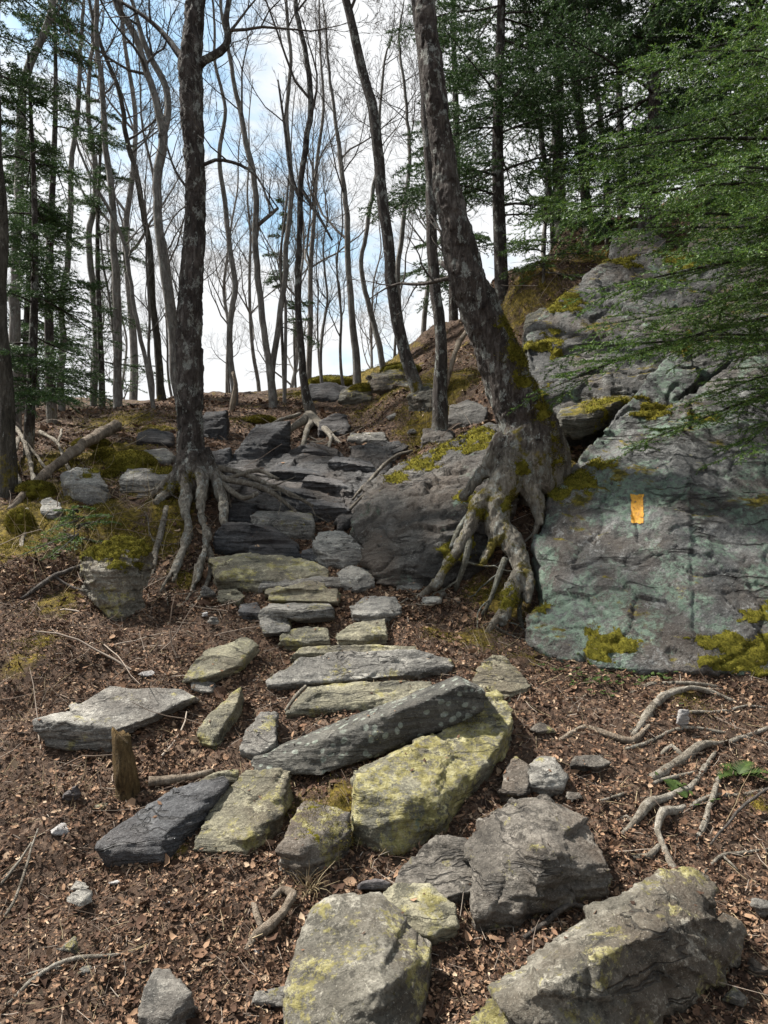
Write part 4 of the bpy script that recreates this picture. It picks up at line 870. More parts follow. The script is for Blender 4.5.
# the other trees one can tell apart, by their place on the slope
B = bare_tree
B('dark second stem standing close behind the big leaning trunk', 6.4, [(440, 395, 20), (441, 350, 16), (436, 300, 15), (432, 240, 15), (429, 180, 14), (424, 100, 12), (416, 0, 10)], 'bark_dark', seed=21, nb=8, wob=.1)
B('curving dark trunk leaning left between the steps and the big tree', 7.6, [(428, 412, 26), (420, 395, 19), (407, 360, 17), (398, 320, 16), (391, 270, 15), (386, 220, 15), (381, 170, 15), (374, 120, 14), (366, 80, 13), (355, 40, 12), (346, 0, 11)], 'bark_dark', seed=22, nb=9, frm=.5, wob=.1, sides=14)
e4, P4_, R4_, b4 = B('slender sinuous dark tree at the trail crest with long bare roots', 8.3, [(311, 416, 17), (306, 395, 12), (302, 360, 10), (299, 320, 9), (299, 280, 9), (301, 230, 8), (301, 185, 8), (307, 140, 8), (310, 100, 8), (306, 55, 7), (299, 20, 7), (296, 0, 6)], 'bark_dark', seed=23, nb=10, frm=.4, wob=.1,
    forks=[[(300, 200, 4, 0), (290, 170, 3.5, .1), (285, 130, 3, .2), (278, 80, 2, .3)], [(302, 190, 4, 0), (318, 215, 3, -.1), (332, 240, 2, -.2)]])
for i, q in enumerate([[(310, 416, 12, 8.2), (322, 426, 8, 7.9), (340, 440, 6), (352, 447, 4)], [(308, 417, 10, 8.2), (290, 430, 6, 7.7), (268, 448, 5, 7.1), (246, 460, 4)], [(311, 420, 7, 8.1), (305, 440, 5, 7.5), (300, 452, 3)], [(318, 424, 6, 8.0), (330, 436, 4, 7.5), (328, 450, 3)]]): root_part(e4, b4, q, 'root_ground', 100+i, 7)
B('pale grey forked trunk left of the main dark left trunk', 8.8, [(182, 410, 14), (176, 380, 12), (172, 330, 11), (166, 290, 12), (160, 240, 12), (157, 200, 12), (160, 160, 13), (162, 135, 13), (155, 100, 10), (146, 65, 9), (134, 30, 9), (116, 0, 8)], 'bark_grey', seed=24, nb=12, frm=.45,
    forks=[[(162, 138, 9, 0), (168, 110, 8, .1), (165, 85, 7, .15), (152, 60, 6, .2), (143, 40, 6, .2), (132, 0, 4, .3)]])
B('slim grey tree rising just right of the main left trunk', 9.2, [(273, 410, 12), (270, 380, 9), (264, 330, 9), (259, 285, 9), (257, 230, 9), (256, 195, 8), (250, 160, 8), (242, 120, 7), (234, 85, 6), (228, 40, 5), (222, 0, 4)], 'bark_grey', seed=25, nb=12, frm=.35,
    forks=[[(258, 225, 4, 0), (270, 215, 4, -.1), (278, 208, 3, -.2)]])
B('twisted grey trunk between main left trunk and slim grey tree', 9.6, [(232, 425, 15), (234, 390, 10), (230, 360, 9), (231, 320, 8), (236, 285, 8), (230, 240, 7), (226, 200, 7), (220, 160, 6), (224, 110, 5), (215, 60, 4), (212, 0, 3)], 'bark_grey', seed=26, nb=11, frm=.4)
B('dark crooked tree just left of the slender rooted crest tree', 9.4, [(275, 408, 10), (272, 370, 9), (278, 320, 8), (285, 280, 8), (288, 235, 7), (291, 185, 7), (286, 130, 6), (290, 70, 5), (285, 0, 4)], 'bark_grey', seed=27, nb=10, frm=.4)
B('short forked stub trunk with broken top behind the left tree', 9.0, [(228, 430, 9), (233, 405, 8), (236, 385, 6), (233, 372, 4)], 'dead_wood', ext=0, nb=0, seed=28)
B('pale slim trunk right of the slender rooted tree on the crest', 10.5, [(357, 385, 12), (355, 350, 10), (352, 310, 9), (350, 280, 8), (347, 240, 8), (345, 190, 7), (338, 150, 6), (330, 90, 4), (325, 30, 3)], 'bark_grey', seed=29, nb=12, frm=.35, ext=1)
B('thin leaning trunk on the mossy crest left of the curving dark trunk', 10.8, [(385, 380, 9), (378, 340, 8), (368, 300, 7), (362, 260, 6), (368, 220, 6), (376, 170, 5), (380, 120, 4), (386, 60, 3)], 'bark_grey', seed=30, nb=10, frm=.35, ext=1)
B('mossy trunk crossing the left edge of the picture', 5.6, [(6, 530, 30), (8, 480, 24), (6, 420, 20), (2, 340, 17), (0, 260, 16), (-3, 180, 15), (-6, 90, 14), (-8, 0, 12)], 'bark_mossy', seed=31, nb=4, frm=.75, sides=14, wob=.1)
B('tall dark trunk near the left edge leaning toward the right at its top', 7.8, [(14, 425, 20), (15, 380, 16), (16, 320, 14), (18, 260, 13), (19, 200, 12), (20, 140, 12), (27, 85, 11), (40, 45, 10), (54, 0, 9)], 'bark_grey', seed=32, nb=9, frm=.5)
B('straight dark trunk among evergreens at left above the fallen log', 9.3, [(118, 416, 13), (117, 370, 11), (116, 300, 11), (115, 260, 10), (112, 200, 9), (104, 130, 8), (98, 60, 7), (95, 0, 6)], 'bark_grey', seed=33, nb=9, frm=.45)
B('thin crooked stem leaning left beside the straight evergreen-side trunk', 8.9, [(158, 428, 7), (152, 400, 6), (146, 360, 6), (138, 320, 6), (130, 270, 5), (118, 230, 5), (100, 195, 4), (80, 150, 3)], 'bark_grey', seed=34, nb=7, frm=.4, ext=1)
B('moss footed pale trunk behind the forked trunk on the left crest', 10.4, [(163, 415, 16), (160, 385, 11), (157, 340, 10), (152, 290, 9), (148, 240, 8), (138, 190, 8), (128, 140, 7), (118, 90, 6), (100, 40, 5), (90, 0, 4)], 'bark_mossy', seed=35, nb=12, frm=.4)
B('thin dark trunk at far left between two thicker trunks', 9.8, [(62, 418, 10), (60, 370, 9), (64, 300, 8), (68, 240, 8), (72, 170, 7), (78, 100, 6), (80, 40, 5), (84, 0, 4)], 'bark_grey', seed=36, nb=9, frm=.4)
B('slim trunk behind the left evergreens with ascending branches', 11, [(93, 414, 10), (96, 360, 9), (94, 300, 9), (90, 240, 8), (96, 170, 7), (88, 110, 6), (92, 50, 5), (96, 0, 4)], 'bark_grey', seed=37, nb=11, frm=.4)
B('bare slim trunk seen through the gap above the mossy bank', 10.5, [(404, 372, 9), (402, 330, 7), (398, 280, 7), (402, 220, 6), (410, 160, 5), (404, 90, 4), (400, 30, 3)], 'bark_grey', seed=38, nb=9, frm=.4, ext=1)
B('dark upright trunk among the spruces right of the big leaning tree', 9.3, [(590, 250, 16), (586, 200, 14), (581, 140, 13), (577, 80, 12), (573, 30, 12), (571, 0, 11)], 'bark_dark', seed=39, nb=8, frm=.3)
B('thin grey trunk forking among the spruce boughs', 10, [(610, 240, 9), (606, 180, 8), (600, 110, 8), (597, 90, 7), (590, 40, 5), (586, 0, 5)], 'bark_grey', seed=40, nb=9, frm=.3)
B('slanting thin trunk between big leaning tree and spruces', 10.2, [(555, 265, 9), (550, 200, 8), (540, 130, 7), (531, 60, 6), (524, 0, 5)], 'bark_dark', seed=41, nb=8, frm=.3)
B('slender dead pale trunk on the right bank under spruce shade', 8.6, [(640, 250, 8), (644, 200, 7), (650, 120, 6), (648, 40, 5), (652, 0, 4)], 'bark_grey', seed=42, nb=7, frm=.3)

# far trees beyond the crest that nothing tells apart: five kinds of crown, copied
FARL = 'thin bare grey tree in the far woods beyond the crest'
protos = []
for k in range(5):
    r = np.random.default_rng(500+k); h = 7+r.uniform(0, 2); n = 9
    P = np.cumsum(np.vstack([[0, 0, -.3], np.stack([r.normal(0, .09, n), r.normal(0, .09, n), np.full(n, h/n)], 1)]), 0); Ra = np.linspace(.062, .01, n+1)
    P, Ra = smooth_path(P, Ra, .25); e = empty('bare_tree', (0, 0, 0), FARL, 'tree', 'far bare trees beyond the crest'); tb = Tubes(); tb.add(P, Ra, 6, cap=True, wob=.05); link('trunk', tb.mesh('trunk', M['bark_far']), e)
    nb = 15; i = r.integers(int(len(P)*.25), len(P)-1, nb); a = r.uniform(0, 6.28, nb); el_ = r.uniform(.5, 1.1, nb)
    d = np.stack([np.cos(a)*np.cos(el_), np.sin(a)*np.cos(el_), np.sin(el_)], 1); cb = Tubes()
    bare_crown(r, cb, P[i], d, r.uniform(1.2, 2.6, nb)*(1.2-.7*i/len(P)), Ra[i]*.5, 6, 6, c4=3); link('crown', cb.mesh('crown', M['bark_far']), e); protos.append(e)
def place(root, loc, rz, s):
    c = root.copy(); COL.objects.link(c); c.location = loc; c.rotation_euler = (0, 0, rz); c.scale = (s, s, s)
    for ch in list(root.children):
        k = ch.copy(); COL.objects.link(k); k.parent = c
    return c
r = np.random.default_rng(77); cnt = 0; first = set()
for t in range(400):
    if cnt >= 11: break
    Y = r.uniform(11.5, 24); u = r.uniform(-30, 700 if Y > 14 else 420); x = (u-CX)/F*Y
    z = float(Zfull(x, Y)[0]); k = cnt % 5
    rz, s = r.uniform(0, 6.28), r.uniform(.75, 1.35)
    if k not in first: first.add(k); o = protos[k]; o.location = (x, Y, z); o.rotation_euler = (0, 0, rz); o.scale = (s, s, s)
    else: place(protos[k], (x, Y, z), rz, s)
    cnt += 1

SAPL = 'thin bare sapling in the brush along the crest'
for t in range(18):
    Y = r.uniform(9.3, 14); u = r.uniform(-20, 430 if t < 15 else 560); x = (u-CX)/F*Y; k = t % 5
    c = place(protos[k], (x, Y, float(Zfull(x, Y)[0])), r.uniform(0, 6.28), 1.0); c.scale = (.42, .42, r.uniform(.3, .55)); c['label'] = SAPL; c['group'] = 'bare saplings along the crest'; c.name = 'bare_sapling'

# ------------------------------------------------------------------ spruces
def needles(r, P, spacing, ln, wd, side=.9):
    """P (N,m,3) twigs -> one triangle per needle"""
    a = P[:, :-1].reshape(-1, 3); b = P[:, 1:].reshape(-1, 3); L = np.linalg.norm(b-a, axis=1); c = np.maximum(1, (L/spacing).astype(int)); i = np.repeat(np.arange(len(a)), c); n = len(i)
    t = r.uniform(0, 1, n)[:, None]; p = a[i]*(1-t)+b[i]*t; d = unit(b-a)[i]; q = r.normal(0, 1, (n, 3))*np.array([1, 1, .7])+np.array([0, 0, .15]); perp = unit(q-(q*d).sum(1)[:, None]*d)
    th = r.uniform(.5, 1.15, n)[:, None]; dn = d*np.cos(th)+perp*np.sin(th)*side; w_ = unit(np.cross(dn, r.normal(0, 1, (n, 3))))*wd*.5
    tip = p+dn*(ln*r.uniform(.7, 1.15, n))[:, None]
    return np.stack([p-w_, p+w_, tip], 1)
def spruce(label, x, y, height, rad, boughs, seed, sp=.005, ln=.015, wd=.0028, c2=22, c3=5, mat='needle', group='spruces', bark='bark_dark', droop=-.045, extra=(), azr=None, zlo=.15, tr=.09, name='spruce', dens=1.):
    r = np.random.default_rng(seed); z0 = float(Zfull(x, y)[0]); base = np.array([x, y, z0])
    e = empty(name, base, label, 'tree', group); tz = np.linspace(-.2, height, 30); tp = np.stack([.03*np.sin(tz*1.3+seed), .03*np.cos(tz*1.1+seed), tz], 1)
    tb = Tubes(); tb.add(tp, np.linspace(tr, min(.01, tr*.3), 30), 10, cap=True, wob=.08); 
    hz = height*(zlo+(1-zlo)*r.uniform(0, .97, boughs)); a = r.uniform(0, 6.28, boughs) if azr is None else r.uniform(azr[0], azr[1], boughs)
    L = rad*(1.12-(hz/height)**1.2)*r.uniform(.6, 1.1, boughs); el_ = r.uniform(-.15, .3, boughs)
    for (zz_, az_, el2, L_) in extra: hz = np.append(hz, zz_-z0); a = np.append(a, az_); el_ = np.append(el_, el2); L = np.append(L, L_)
    d = np.stack([np.cos(a)*np.cos(el_), np.sin(a)*np.cos(el_), np.sin(el_)], 1); p = np.stack([0*hz, 0*hz, hz], 1)
    P, D = level(r, p, d, L, 9, .05, droop); Ra = (.006+.006*L)[:, None]*(1-.85*np.linspace(0, 1, 9))[None]; tubes_many(tb, P, Ra, 5)
    p2, d2, L2, r2 = spawn(r, P, D, L, Ra, c2, (.7, 1.05), .12, (.26, .42), True); P2, D2 = level(r, p2, d2, L2, 5, .07, -.03); tubes_many(tb, P2, np.maximum(r2[:, None]*.6*(1-.7*np.linspace(0, 1, 5))[None], .001), 3)
    p3, d3, L3, r3 = spawn(r, P2, D2, L2, np.full((len(P2), 5), .002), c3, (.6, 1.0), .15, (.3, .5), True); P3, D3 = level(r, p3, d3, L3, 3, .06, -.02)
    keep = r.uniform(0, 1, len(P3)) < dens
    Q = np.concatenate([needles(r, P2, sp, ln, wd), needles(r, P3[keep], sp, ln, wd), needles(r, P[:, 5:], sp, ln, wd)])
    link('trunk', tb.mesh('trunk', M[bark]), e)
    T = Q.reshape(-1, 3); link('crown', new_mesh('crown', T, np.arange(len(T)).reshape(-1, 3), M[mat], smooth=False), e)
    return len(Q)
nn = 0
W_ = math.pi
nn += spruce('near green spruce whose boughs reach in from the right edge', 3.35, 4.7, 6.2, 2.3, 60, 1, .0030, .021, .0052, 26, 6, 'needle', zlo=.28,
    extra=[(3.25, W_+.05, .10, 2.0), (3.1, W_+.35, .05, 1.9), (2.75, W_+.5, -.05, 1.6), (2.6, W_+.25, -.02, 1.5), (3.6, W_-.1, .12, 2.1), (3.9, W_+.25, .1, 2.2), (4.2, W_, .1, 2.1), (4.4, W_+.4, .05, 2.0), (3.5, W_+.55, 0, 2.0), (4.7, W_+.15, .0, 2.0), (2.45, W_+.1, -.05, 1.2), (4.0, W_+.6, .1, 2.0), (5.0, W_+.3, .05, 1.8), (3.0, W_-.15, .1, 1.9), (2.9, W_+.75, .0, 1.7), (3.3, W_+.7, .05, 1.9), (3.7, W_+.45, .05, 2.2), (2.7, W_+.1, .05, 1.7), (3.4, W_+.2, .12, 2.3), (4.3, W_+.75, .05, 1.9), (3.9, W_-.02, .1, 2.4), (3.05, W_+.55, .08, 2.0), (2.6, W_+.15, -.02, 2.2), (2.35, W_+.45, -.05, 1.6), (2.95, W_+.05, .02, 2.4), (2.5, W_+.02, 0, 1.9), (3.2, W_+.28, .06, 2.3)])
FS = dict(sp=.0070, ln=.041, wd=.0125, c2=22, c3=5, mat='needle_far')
xs = lambda u, Y: (u-CX)/F*Y
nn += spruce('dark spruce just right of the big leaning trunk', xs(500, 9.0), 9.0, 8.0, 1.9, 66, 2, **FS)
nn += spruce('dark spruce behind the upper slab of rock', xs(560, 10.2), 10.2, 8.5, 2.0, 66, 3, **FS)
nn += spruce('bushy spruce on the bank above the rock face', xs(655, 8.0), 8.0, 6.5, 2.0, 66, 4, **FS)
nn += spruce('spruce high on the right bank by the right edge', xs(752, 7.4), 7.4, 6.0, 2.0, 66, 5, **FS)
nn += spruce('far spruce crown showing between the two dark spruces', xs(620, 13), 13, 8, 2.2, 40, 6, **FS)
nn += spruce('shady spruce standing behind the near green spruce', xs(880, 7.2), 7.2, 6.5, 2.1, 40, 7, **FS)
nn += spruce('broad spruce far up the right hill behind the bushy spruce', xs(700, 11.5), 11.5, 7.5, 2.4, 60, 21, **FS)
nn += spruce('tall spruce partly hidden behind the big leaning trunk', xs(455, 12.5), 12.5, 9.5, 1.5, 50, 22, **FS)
nn += spruce('knee high spruce sapling on the bank beside the big leaning trunk', *G(545, 285)[:2], 1.3, .7, 26, 31, sp=.006, ln=.03, wd=.007, c2=16, c3=4, mat='needle', tr=.02, zlo=.08)
nn += spruce('small spruce sapling rooted above the upper slab of rock', *G(605, 250)[:2], 1.6, .8, 26, 32, sp=.006, ln=.03, wd=.007, c2=16, c3=4, mat='needle', tr=.02, zlo=.08)
GS = dict(FS); GS.update(group='hemlocks of the left woods', sp=.0062, ln=.034, wd=.0085)
nn += spruce('thin hemlock at the left edge with a dark clump at the top corner', -3.55, 6.0, 6.8, 1.9, 34, 8, zlo=.42, name='hemlock', **GS)
nn += spruce('sparse hemlock with a dark green clump left of the forked trunk', xs(52, 8.2), 8.2, 5.2, 1.5, 34, 9, zlo=.36, name='hemlock', tr=.06, **GS)
nn += spruce('low hemlock filling the shade behind the left edge trunk', xs(28, 9.4), 9.4, 3.6, 1.7, 44, 10, zlo=.05, name='hemlock', tr=.05, **GS)
nn += spruce('shaggy hemlock low against the left edge in front of the woods', -3.15, 6.6, 3.6, 1.25, 40, 24, zlo=.12, name='hemlock', tr=.05, **GS)
nn += spruce('slim hemlock standing by the straight dark left trunk', xs(100, 10.6), 10.6, 5.0, 1.1, 26, 14, zlo=.08, name='hemlock', tr=.05, **GS)
nn += spruce('young hemlock seen beyond the crest beside the slender rooted tree', xs(283, 12), 12, 3.2, .8, 18, 15, zlo=.3, name='hemlock', tr=.03, **GS)
nn += spruce('hemlock sapling drooping over the mossy left bank boulder', *G(78, 548)[:2], .3, .5, 16, 16, sp=.0035, ln=.016, wd=.004, c2=14, c3=4, mat='needle', name='hemlock', tr=.006, zlo=.2, group='hemlocks of the left woods')
print('needles', nn)

# ------------------------------------------------------------------ wood on the ground
def ground_path(pts, lift=0.):
    P = [G(u, v, lift+wd*(.12 if lift == 0 else .25)/F*gy(u, v)) for (u, v, wd) in [q[:3] for q in pts]]; Ra = [q[2]*.5/F*p[1] for q, p in zip(pts, P)]
    for i, q in enumerate(pts):
        if len(q) > 3: P[i][2] += q[3]
    return smooth_path(P, Ra, .03)
def wood(name, label, cat, paths, mat, seed, group=None, sides=8, wob=.2):
    tb = Tubes(); b = None
    for pts in paths:
        P, Ra = ground_path(pts); P = P+np.stack([vnoise(P*6, seed), vnoise(P*6, seed+1), vnoise(P*6, seed+2)*.6], 1)*(.009 if name == 'exposed_root' else .008)+np.stack([vnoise(P*22, seed+5), vnoise(P*22, seed+6), vnoise(P*22, seed+7)], 1)*.004
        if b is None: b = P[len(P)//2].copy(); b[2] = float(Zfull(b[0], b[1])[0])
        tb.add(P, Ra*(.86 if name == 'exposed_root' else 1.)*(1+.3*vnoise(P*9, seed+3)), sides, cap=True, wob=wob*1.5)
    return tag(link(name, tb.mesh(name, M[mat], b), None, b), label, cat, group)
RG = 'pale roots surfacing right of the trail'
wood('exposed_root', 'thick pale root forking toward the rock face at right', 'root', [[(633, 735, 8), (648, 716, 12), (664, 702, 12), (690, 693, 8, .03), (712, 691, 6), (738, 694, 4)], [(660, 704, 7), (676, 690, 6), (700, 687, 5), (722, 683, 3)], [(655, 710, 6), (640, 728, 5), (620, 738, 4)]], 'root_ground', 1, RG)
wood('exposed_root', 'thin pale root nearest the foot of the rock face', 'root', [[(630, 694, 4), (650, 687, 6), (690, 684, 6, .01), (718, 682, 4)]], 'root_ground', 2, RG)
wood('exposed_root', 'long pale root running out past the right edge', 'root', [[(652, 775, 8), (668, 763, 11), (684, 752, 13), (702, 743, 12, .02), (725, 735, 8), (768, 720, 6), (800, 712, 4)], [(684, 752, 8), (672, 745, 6), (660, 752, 4)]], 'root_ground', 3, RG)
wood('exposed_root', 'brownish knobbly root lowest on the right slope', 'root', [[(622, 826, 6), (634, 816, 9), (650, 802, 9, .02), (672, 790, 10), (692, 778, 8), (708, 760, 6), (715, 745, 4)], [(634, 816, 6), (626, 808, 5), (616, 812, 3)]], 'root_ground', 4, RG)
wood('exposed_root', 'hooked root ending in a downward claw above the corner boulder', 'root', [[(676, 868, 7), (668, 850, 9), (658, 832, 9, .02), (664, 815, 9, .03), (680, 800, 8), (694, 792, 5)], [(660, 838, 8), (650, 852, 8), (634, 858, 5)]], 'root_ground', 5, RG)
wood('exposed_root', 'slim root dropping steeply right of the hooked root', 'root', [[(697, 842, 4), (702, 822, 6), (710, 800, 7, .02), (718, 780, 6), (722, 755, 4)], [(704, 815, 4), (696, 835, 3)]], 'root_ground', 6, RG)
wood('exposed_root', 'thin pale root threading below the knobbly root at right', 'root', [[(600, 800, 3), (628, 790, 5), (655, 780, 5), (684, 770, 4), (705, 768, 3)]], 'root_ground', 21, RG)
wood('exposed_root', 'thin pale root reaching the right edge under the fern', 'root', [[(690, 800, 4), (715, 790, 5), (745, 788, 5), (780, 780, 4)]], 'root_ground', 22, RG)
wood('exposed_root', 'fine root looping between the two thick pale roots', 'root', [[(672, 718, 3), (690, 712, 4), (715, 708, 4), (745, 702, 3), (770, 700, 3)]], 'root_ground', 23, RG)
wood('exposed_root', 'fine branching root low on the right slope by the edge', 'root', [[(700, 870, 3), (722, 852, 4), (745, 846, 4), (775, 838, 3)], [(722, 852, 3), (738, 862, 2)]], 'root_ground', 24, RG)
wood('exposed_root', 'dark root half sunk in the soil right of the yellow block', 'root', [[(560, 738, 5), (585, 727, 7), (610, 733, 8), (632, 738, 6), (648, 730, 4)]], 'dead_wood', 7, RG)
wood('exposed_root', 'thin root curving below the thick pale forked root', 'root', [[(625, 745, 4), (650, 740, 5), (680, 728, 5), (720, 722, 4), (768, 735, 3)]], 'root_ground', 8, RG)
wood('dead_root', 'curled twisted dead root lying in the litter left of the bottom boulder', 'root', [[(245, 946, 7), (256, 938, 10), (270, 930, 11, .02), (284, 920, 11, .03), (292, 909, 10, .03), (291, 900, 9, .02), (282, 897, 8, .01), (272, 900, 6)], [(261, 935, 7, .01), (257, 922, 7, .02), (255, 910, 6, .01), (252, 906, 4)]], 'dead_wood', 9)
wood('stick', 'dark thin stick lying between the knobbly and the corner boulder', 'stick', [[(524, 936, 5), (545, 926, 6), (566, 916, 6, .02), (590, 910, 4)]], 'bark_twig', 10)
wood('stick', 'long thin forked stick lying at the lower left', 'stick', [[(5, 1000, 3), (30, 976, 4, .01), (65, 960, 4, .02), (100, 957, 4, .01), (140, 950, 3)], [(65, 960, 3), (40, 965, 2.5, .01), (20, 968, 2)]], 'root_ground', 11, wob=.1)
wood('stick', 'weathered stick behind the dark slab by the stump', 'stick', [[(148, 787, 9, .02), (170, 783, 9, .02), (195, 779, 8, .02), (212, 776, 6, .02)]], 'dead_wood', 12)
wood('stick', 'pale thin sticks poking at the left edge below the bank', 'stick', [[(0, 912, 3), (14, 895, 3, .03), (28, 868, 3, .05), (38, 845, 2, .06)], [(0, 880, 3), (20, 866, 3, .02), (32, 850, 2, .03)]], 'root_ground', 13, wob=.1)
wood('stick', 'grey branch lying on the left slope below the mossy bank', 'stick', [[(20, 592, 4), (55, 580, 5, .04), (90, 568, 4, .05), (120, 560, 3, .04)], [(55, 580, 3, .04), (70, 588, 3, .03), (95, 592, 2)]], 'bark_twig', 14, wob=.12)
wood('stick', 'pale bent stick by the upright slate sliver', 'stick', [[(286, 712, 3, .02), (296, 700, 4, .03), (306, 692, 3, .04)]], 'root_ground', 15, wob=.1)
wood('stick', 'thin dark twig arching out from the right edge', 'stick', [[(712, 842, 2.5, .02), (735, 822, 3, .06), (768, 800, 3, .08), (790, 790, 3, .08)]], 'bark_twig', 16, wob=.05)
wood('fallen_log', 'pale barkless fallen log sloping up the left bank', 'log', [[(10, 507, 7), (25, 497, 8, .05), (55, 478, 9, .10), (85, 458, 10, .12), (106, 443, 11, .12), (119, 435, 9, .12)]], 'dead_wood', 17, wob=.12, sides=12)
wood('branch', 'dead branch propped on the mossy bank behind the big tree', 'branch', [[(438, 408, 4, .02), (448, 392, 5, .15), (458, 372, 5, .3), (470, 358, 4, .4)]], 'dead_wood', 18)
for i, (pts, lb) in enumerate([([(352, 505, 3, .05), (372, 492, 4, .12), (392, 476, 4, .15), (412, 462, 3, .1)], 'upper thin root sloping across the cleft beside the outcrop'), ([(346, 518, 3, .05), (365, 508, 4, .1), (385, 494, 4, .15), (400, 484, 3, .1)], 'lower thin root sloping across the cleft beside the outcrop'),
        ([(228, 466, 3, .05), (252, 452, 5, .15), (275, 440, 5, .2), (300, 428, 4, .15)], 'long grey root hanging over the dark wedge rock')]): wood('exposed_root', lb, 'root', [pts], 'bark_root', 40+i, 'thin roots at the head of the steps')
# the wooden stump post: splintered top
for i, (pts, lb) in enumerate([([[(14, 440, 5, .15), (24, 455, 5, .12), (30, 470, 5, .05), (36, 488, 5), (44, 505, 3)], [(24, 455, 4, .12), (38, 462, 3, .06), (52, 478, 3)]], 'pale root tangle at the foot of the trunk near the left edge'),
        ([[(18, 452, 5, .12), (14, 470, 5, .08), (20, 490, 5), (12, 510, 4)]], 'pale root dropping straight below the left edge trunk'), ([[(40, 440, 4, .1), (58, 452, 4, .08), (70, 470, 4), (88, 478, 3)], [(58, 452, 3, .08), (62, 440, 3, .12)]], 'thin grey branch tangle left of the fallen log'),
        ([[(28, 512, 4, .03), (24, 530, 5), (22, 548, 4)]], 'short pale stick upright in the moss at the left edge')]): wood('exposed_root', lb, 'root', pts, 'root_ground', 60+i, 'pale roots and sticks by the left edge')
P, Ra = smooth_path([G(129, 798, -.08), G(128, 792, 0), U(125, 770, gy(128, 795)), U(122, 745, gy(128, 795)+.02)], np.array([25, 24, 23, 19])*.5/F*gy(128, 795), .012)
tb = Tubes(); V = tb.add(P, Ra, 22, cap=True, wob=.25); b = G(128, 794)
st = tb.mesh('stump', M['stump_wood'], b); n = len(st.vertices); c = np.empty(n*3, np.float32); st.vertices.foreach_get('co', c); c = c.reshape(-1, 3)
hh = c[:, 2].max(); top = c[:, 2] > hh*.72; s = .03*vnoise(np.stack([c[:, 0]*70, c[:, 1]*70, 0*c[:, 0]], 1), 4)-c[:, 0]*.9+.03
c[top, 2] += s[top]*np.clip((c[top, 2]/hh-.72)/.2, 0, 1)
st.vertices.foreach_set('co', c.ravel()); st.update(); tag(link('stump', st, None, b), 'short rotten wooden post stuck upright beside the dark slab', 'stump')

# ------------------------------------------------------------------ moss cushions
def cushion(u, v, wpx, hpx, label, seed, Y=None, grp='moss cushions on the left bank'):
    Y = Y or gy(u, v); s = Y/F; r = np.random.default_rng(seed); c = U(u, v-hpx*.3, Y+.1); P = []
    for k in range(40):
        d = unit(r.normal(0, 1, 3)); P.append(c+d*np.array([wpx*s*.5, wpx*s*.4, hpx*s*.62]))
    me = rock_mesh('moss_cushion', [P], M['moss'], vox=max(.012, wpx*s/26), seed=seed, amp=1.2, low=2.5, layer=0, crack=0, micro=2.5, fac=0); cc = c.copy(); cc[2] -= hpx*s*.6; move_origin(me, cc)
    tag(link('moss_cushion', me, None, cc), label, 'moss', grp); FUZZ.append((c, wpx*s*.5, wpx*s*.4, hpx*s*.62))
FUZZ = []
def mossm():
    m = NT('moss'); c = m.ramp(m.noise(22, 7, .75), [(.3, (.03, .029, .007)), (.48, (.125, .115, .018)), (.68, (.27, .235, .038))])
    return m.done(c, 1, m.bump(m.noise(130, 6, .8), 1, .02), .05)
M['moss'] = mossm()
for i, a in enumerate([(132, 474, 54, 26, 'big golden moss cushion above the thick slab'), (106, 464, 26, 18, 'small moss cushion between log and big cushion'), (110, 482, 22, 14, 'little moss cushion just below the big golden cushion'), (36, 497, 40, 18, 'moss mound beside the left edge trunk and log foot'),
        (92, 450, 40, 14, 'flat moss pad behind the fallen log'), (20, 535, 30, 30, 'moss mound at the foot of the left edge trunk')]): cushion(*a, 700+i)
for i, a in enumerate([(332, 388, 56, 13, 'wide moss cushion on the crest right of the dark crest rock'), (402, 377, 46, 15, 'moss cushion high on the crest above the cleft'), (366, 394, 36, 11, 'low moss cushion beside the pale slim trunk on the crest'), (262, 424, 30, 9, 'moss cushion behind the dark wedge rock')]): cushion(*a, 740+i, None, 'moss cushions on the crest')
by = {o.get('label', ''): o for o in bpy.data.objects}
def find(t): return [o for l, o in by.items() if t in l][0]
moss_patch(cliff, [(575, 480, .22), (600, 470, .14), (560, 492, .12), (740, 655, .24), (765, 640, .2), (612, 640, .16), (598, 655, .1), (705, 640, .08), (690, 345, .25), (740, 330, .3), (600, 430, .12), (650, 410, .14), (700, 420, .1), (760, 300, .3)], .035, 1)
moss_patch(find('upper sloping grey slab'), [(540, 345, .22), (560, 300, .25), (620, 260, .25), (680, 260, .3), (545, 395, .15)], .04, 2)
moss_patch(find('smooth brownish rock outcrop'), [(480, 440, .3), (440, 452, .22), (515, 470, .2), (470, 500, .14), (415, 462, .2), (395, 478, .14), (455, 550, .16), (500, 560, .2)], .03, 3)
moss_patch(find('moss covered stone between'), [(330, 814, .13), (345, 822, .08)], .010, 4)
moss_patch(find('pale boulder capped with moss'), [(112, 548, .2), (98, 552, .12), (135, 545, .12)], .05, 5)
moss_patch(find('rounded grey lobe'), [(545, 608, .1)], .03, 6)
moss_patch(find('large angular block covered'), [(470, 722, .09)], .008, 7)
moss_patch(find('thick slab beside the moss'), [(165, 470, .12)], .03, 9)
moss_patch(find('light grey angular rock by'), [(95, 470, .1), (70, 470, .08)], .03, 10)
trunk2 = [c_ for c_ in e2.children if c_.name.startswith('trunk')][0]; trunk1 = [c_ for c_ in e1.children if c_.name.startswith('trunk')][0]
moss_patch(trunk2, [(520, 355, .18), (530, 382, .2), (510, 330, .14), (545, 412, .18), (508, 500, .11), (510, 605, .14), (478, 512, .08), (520, 470, .11), (555, 450, .12), (450, 560, .07)], .016, 21)
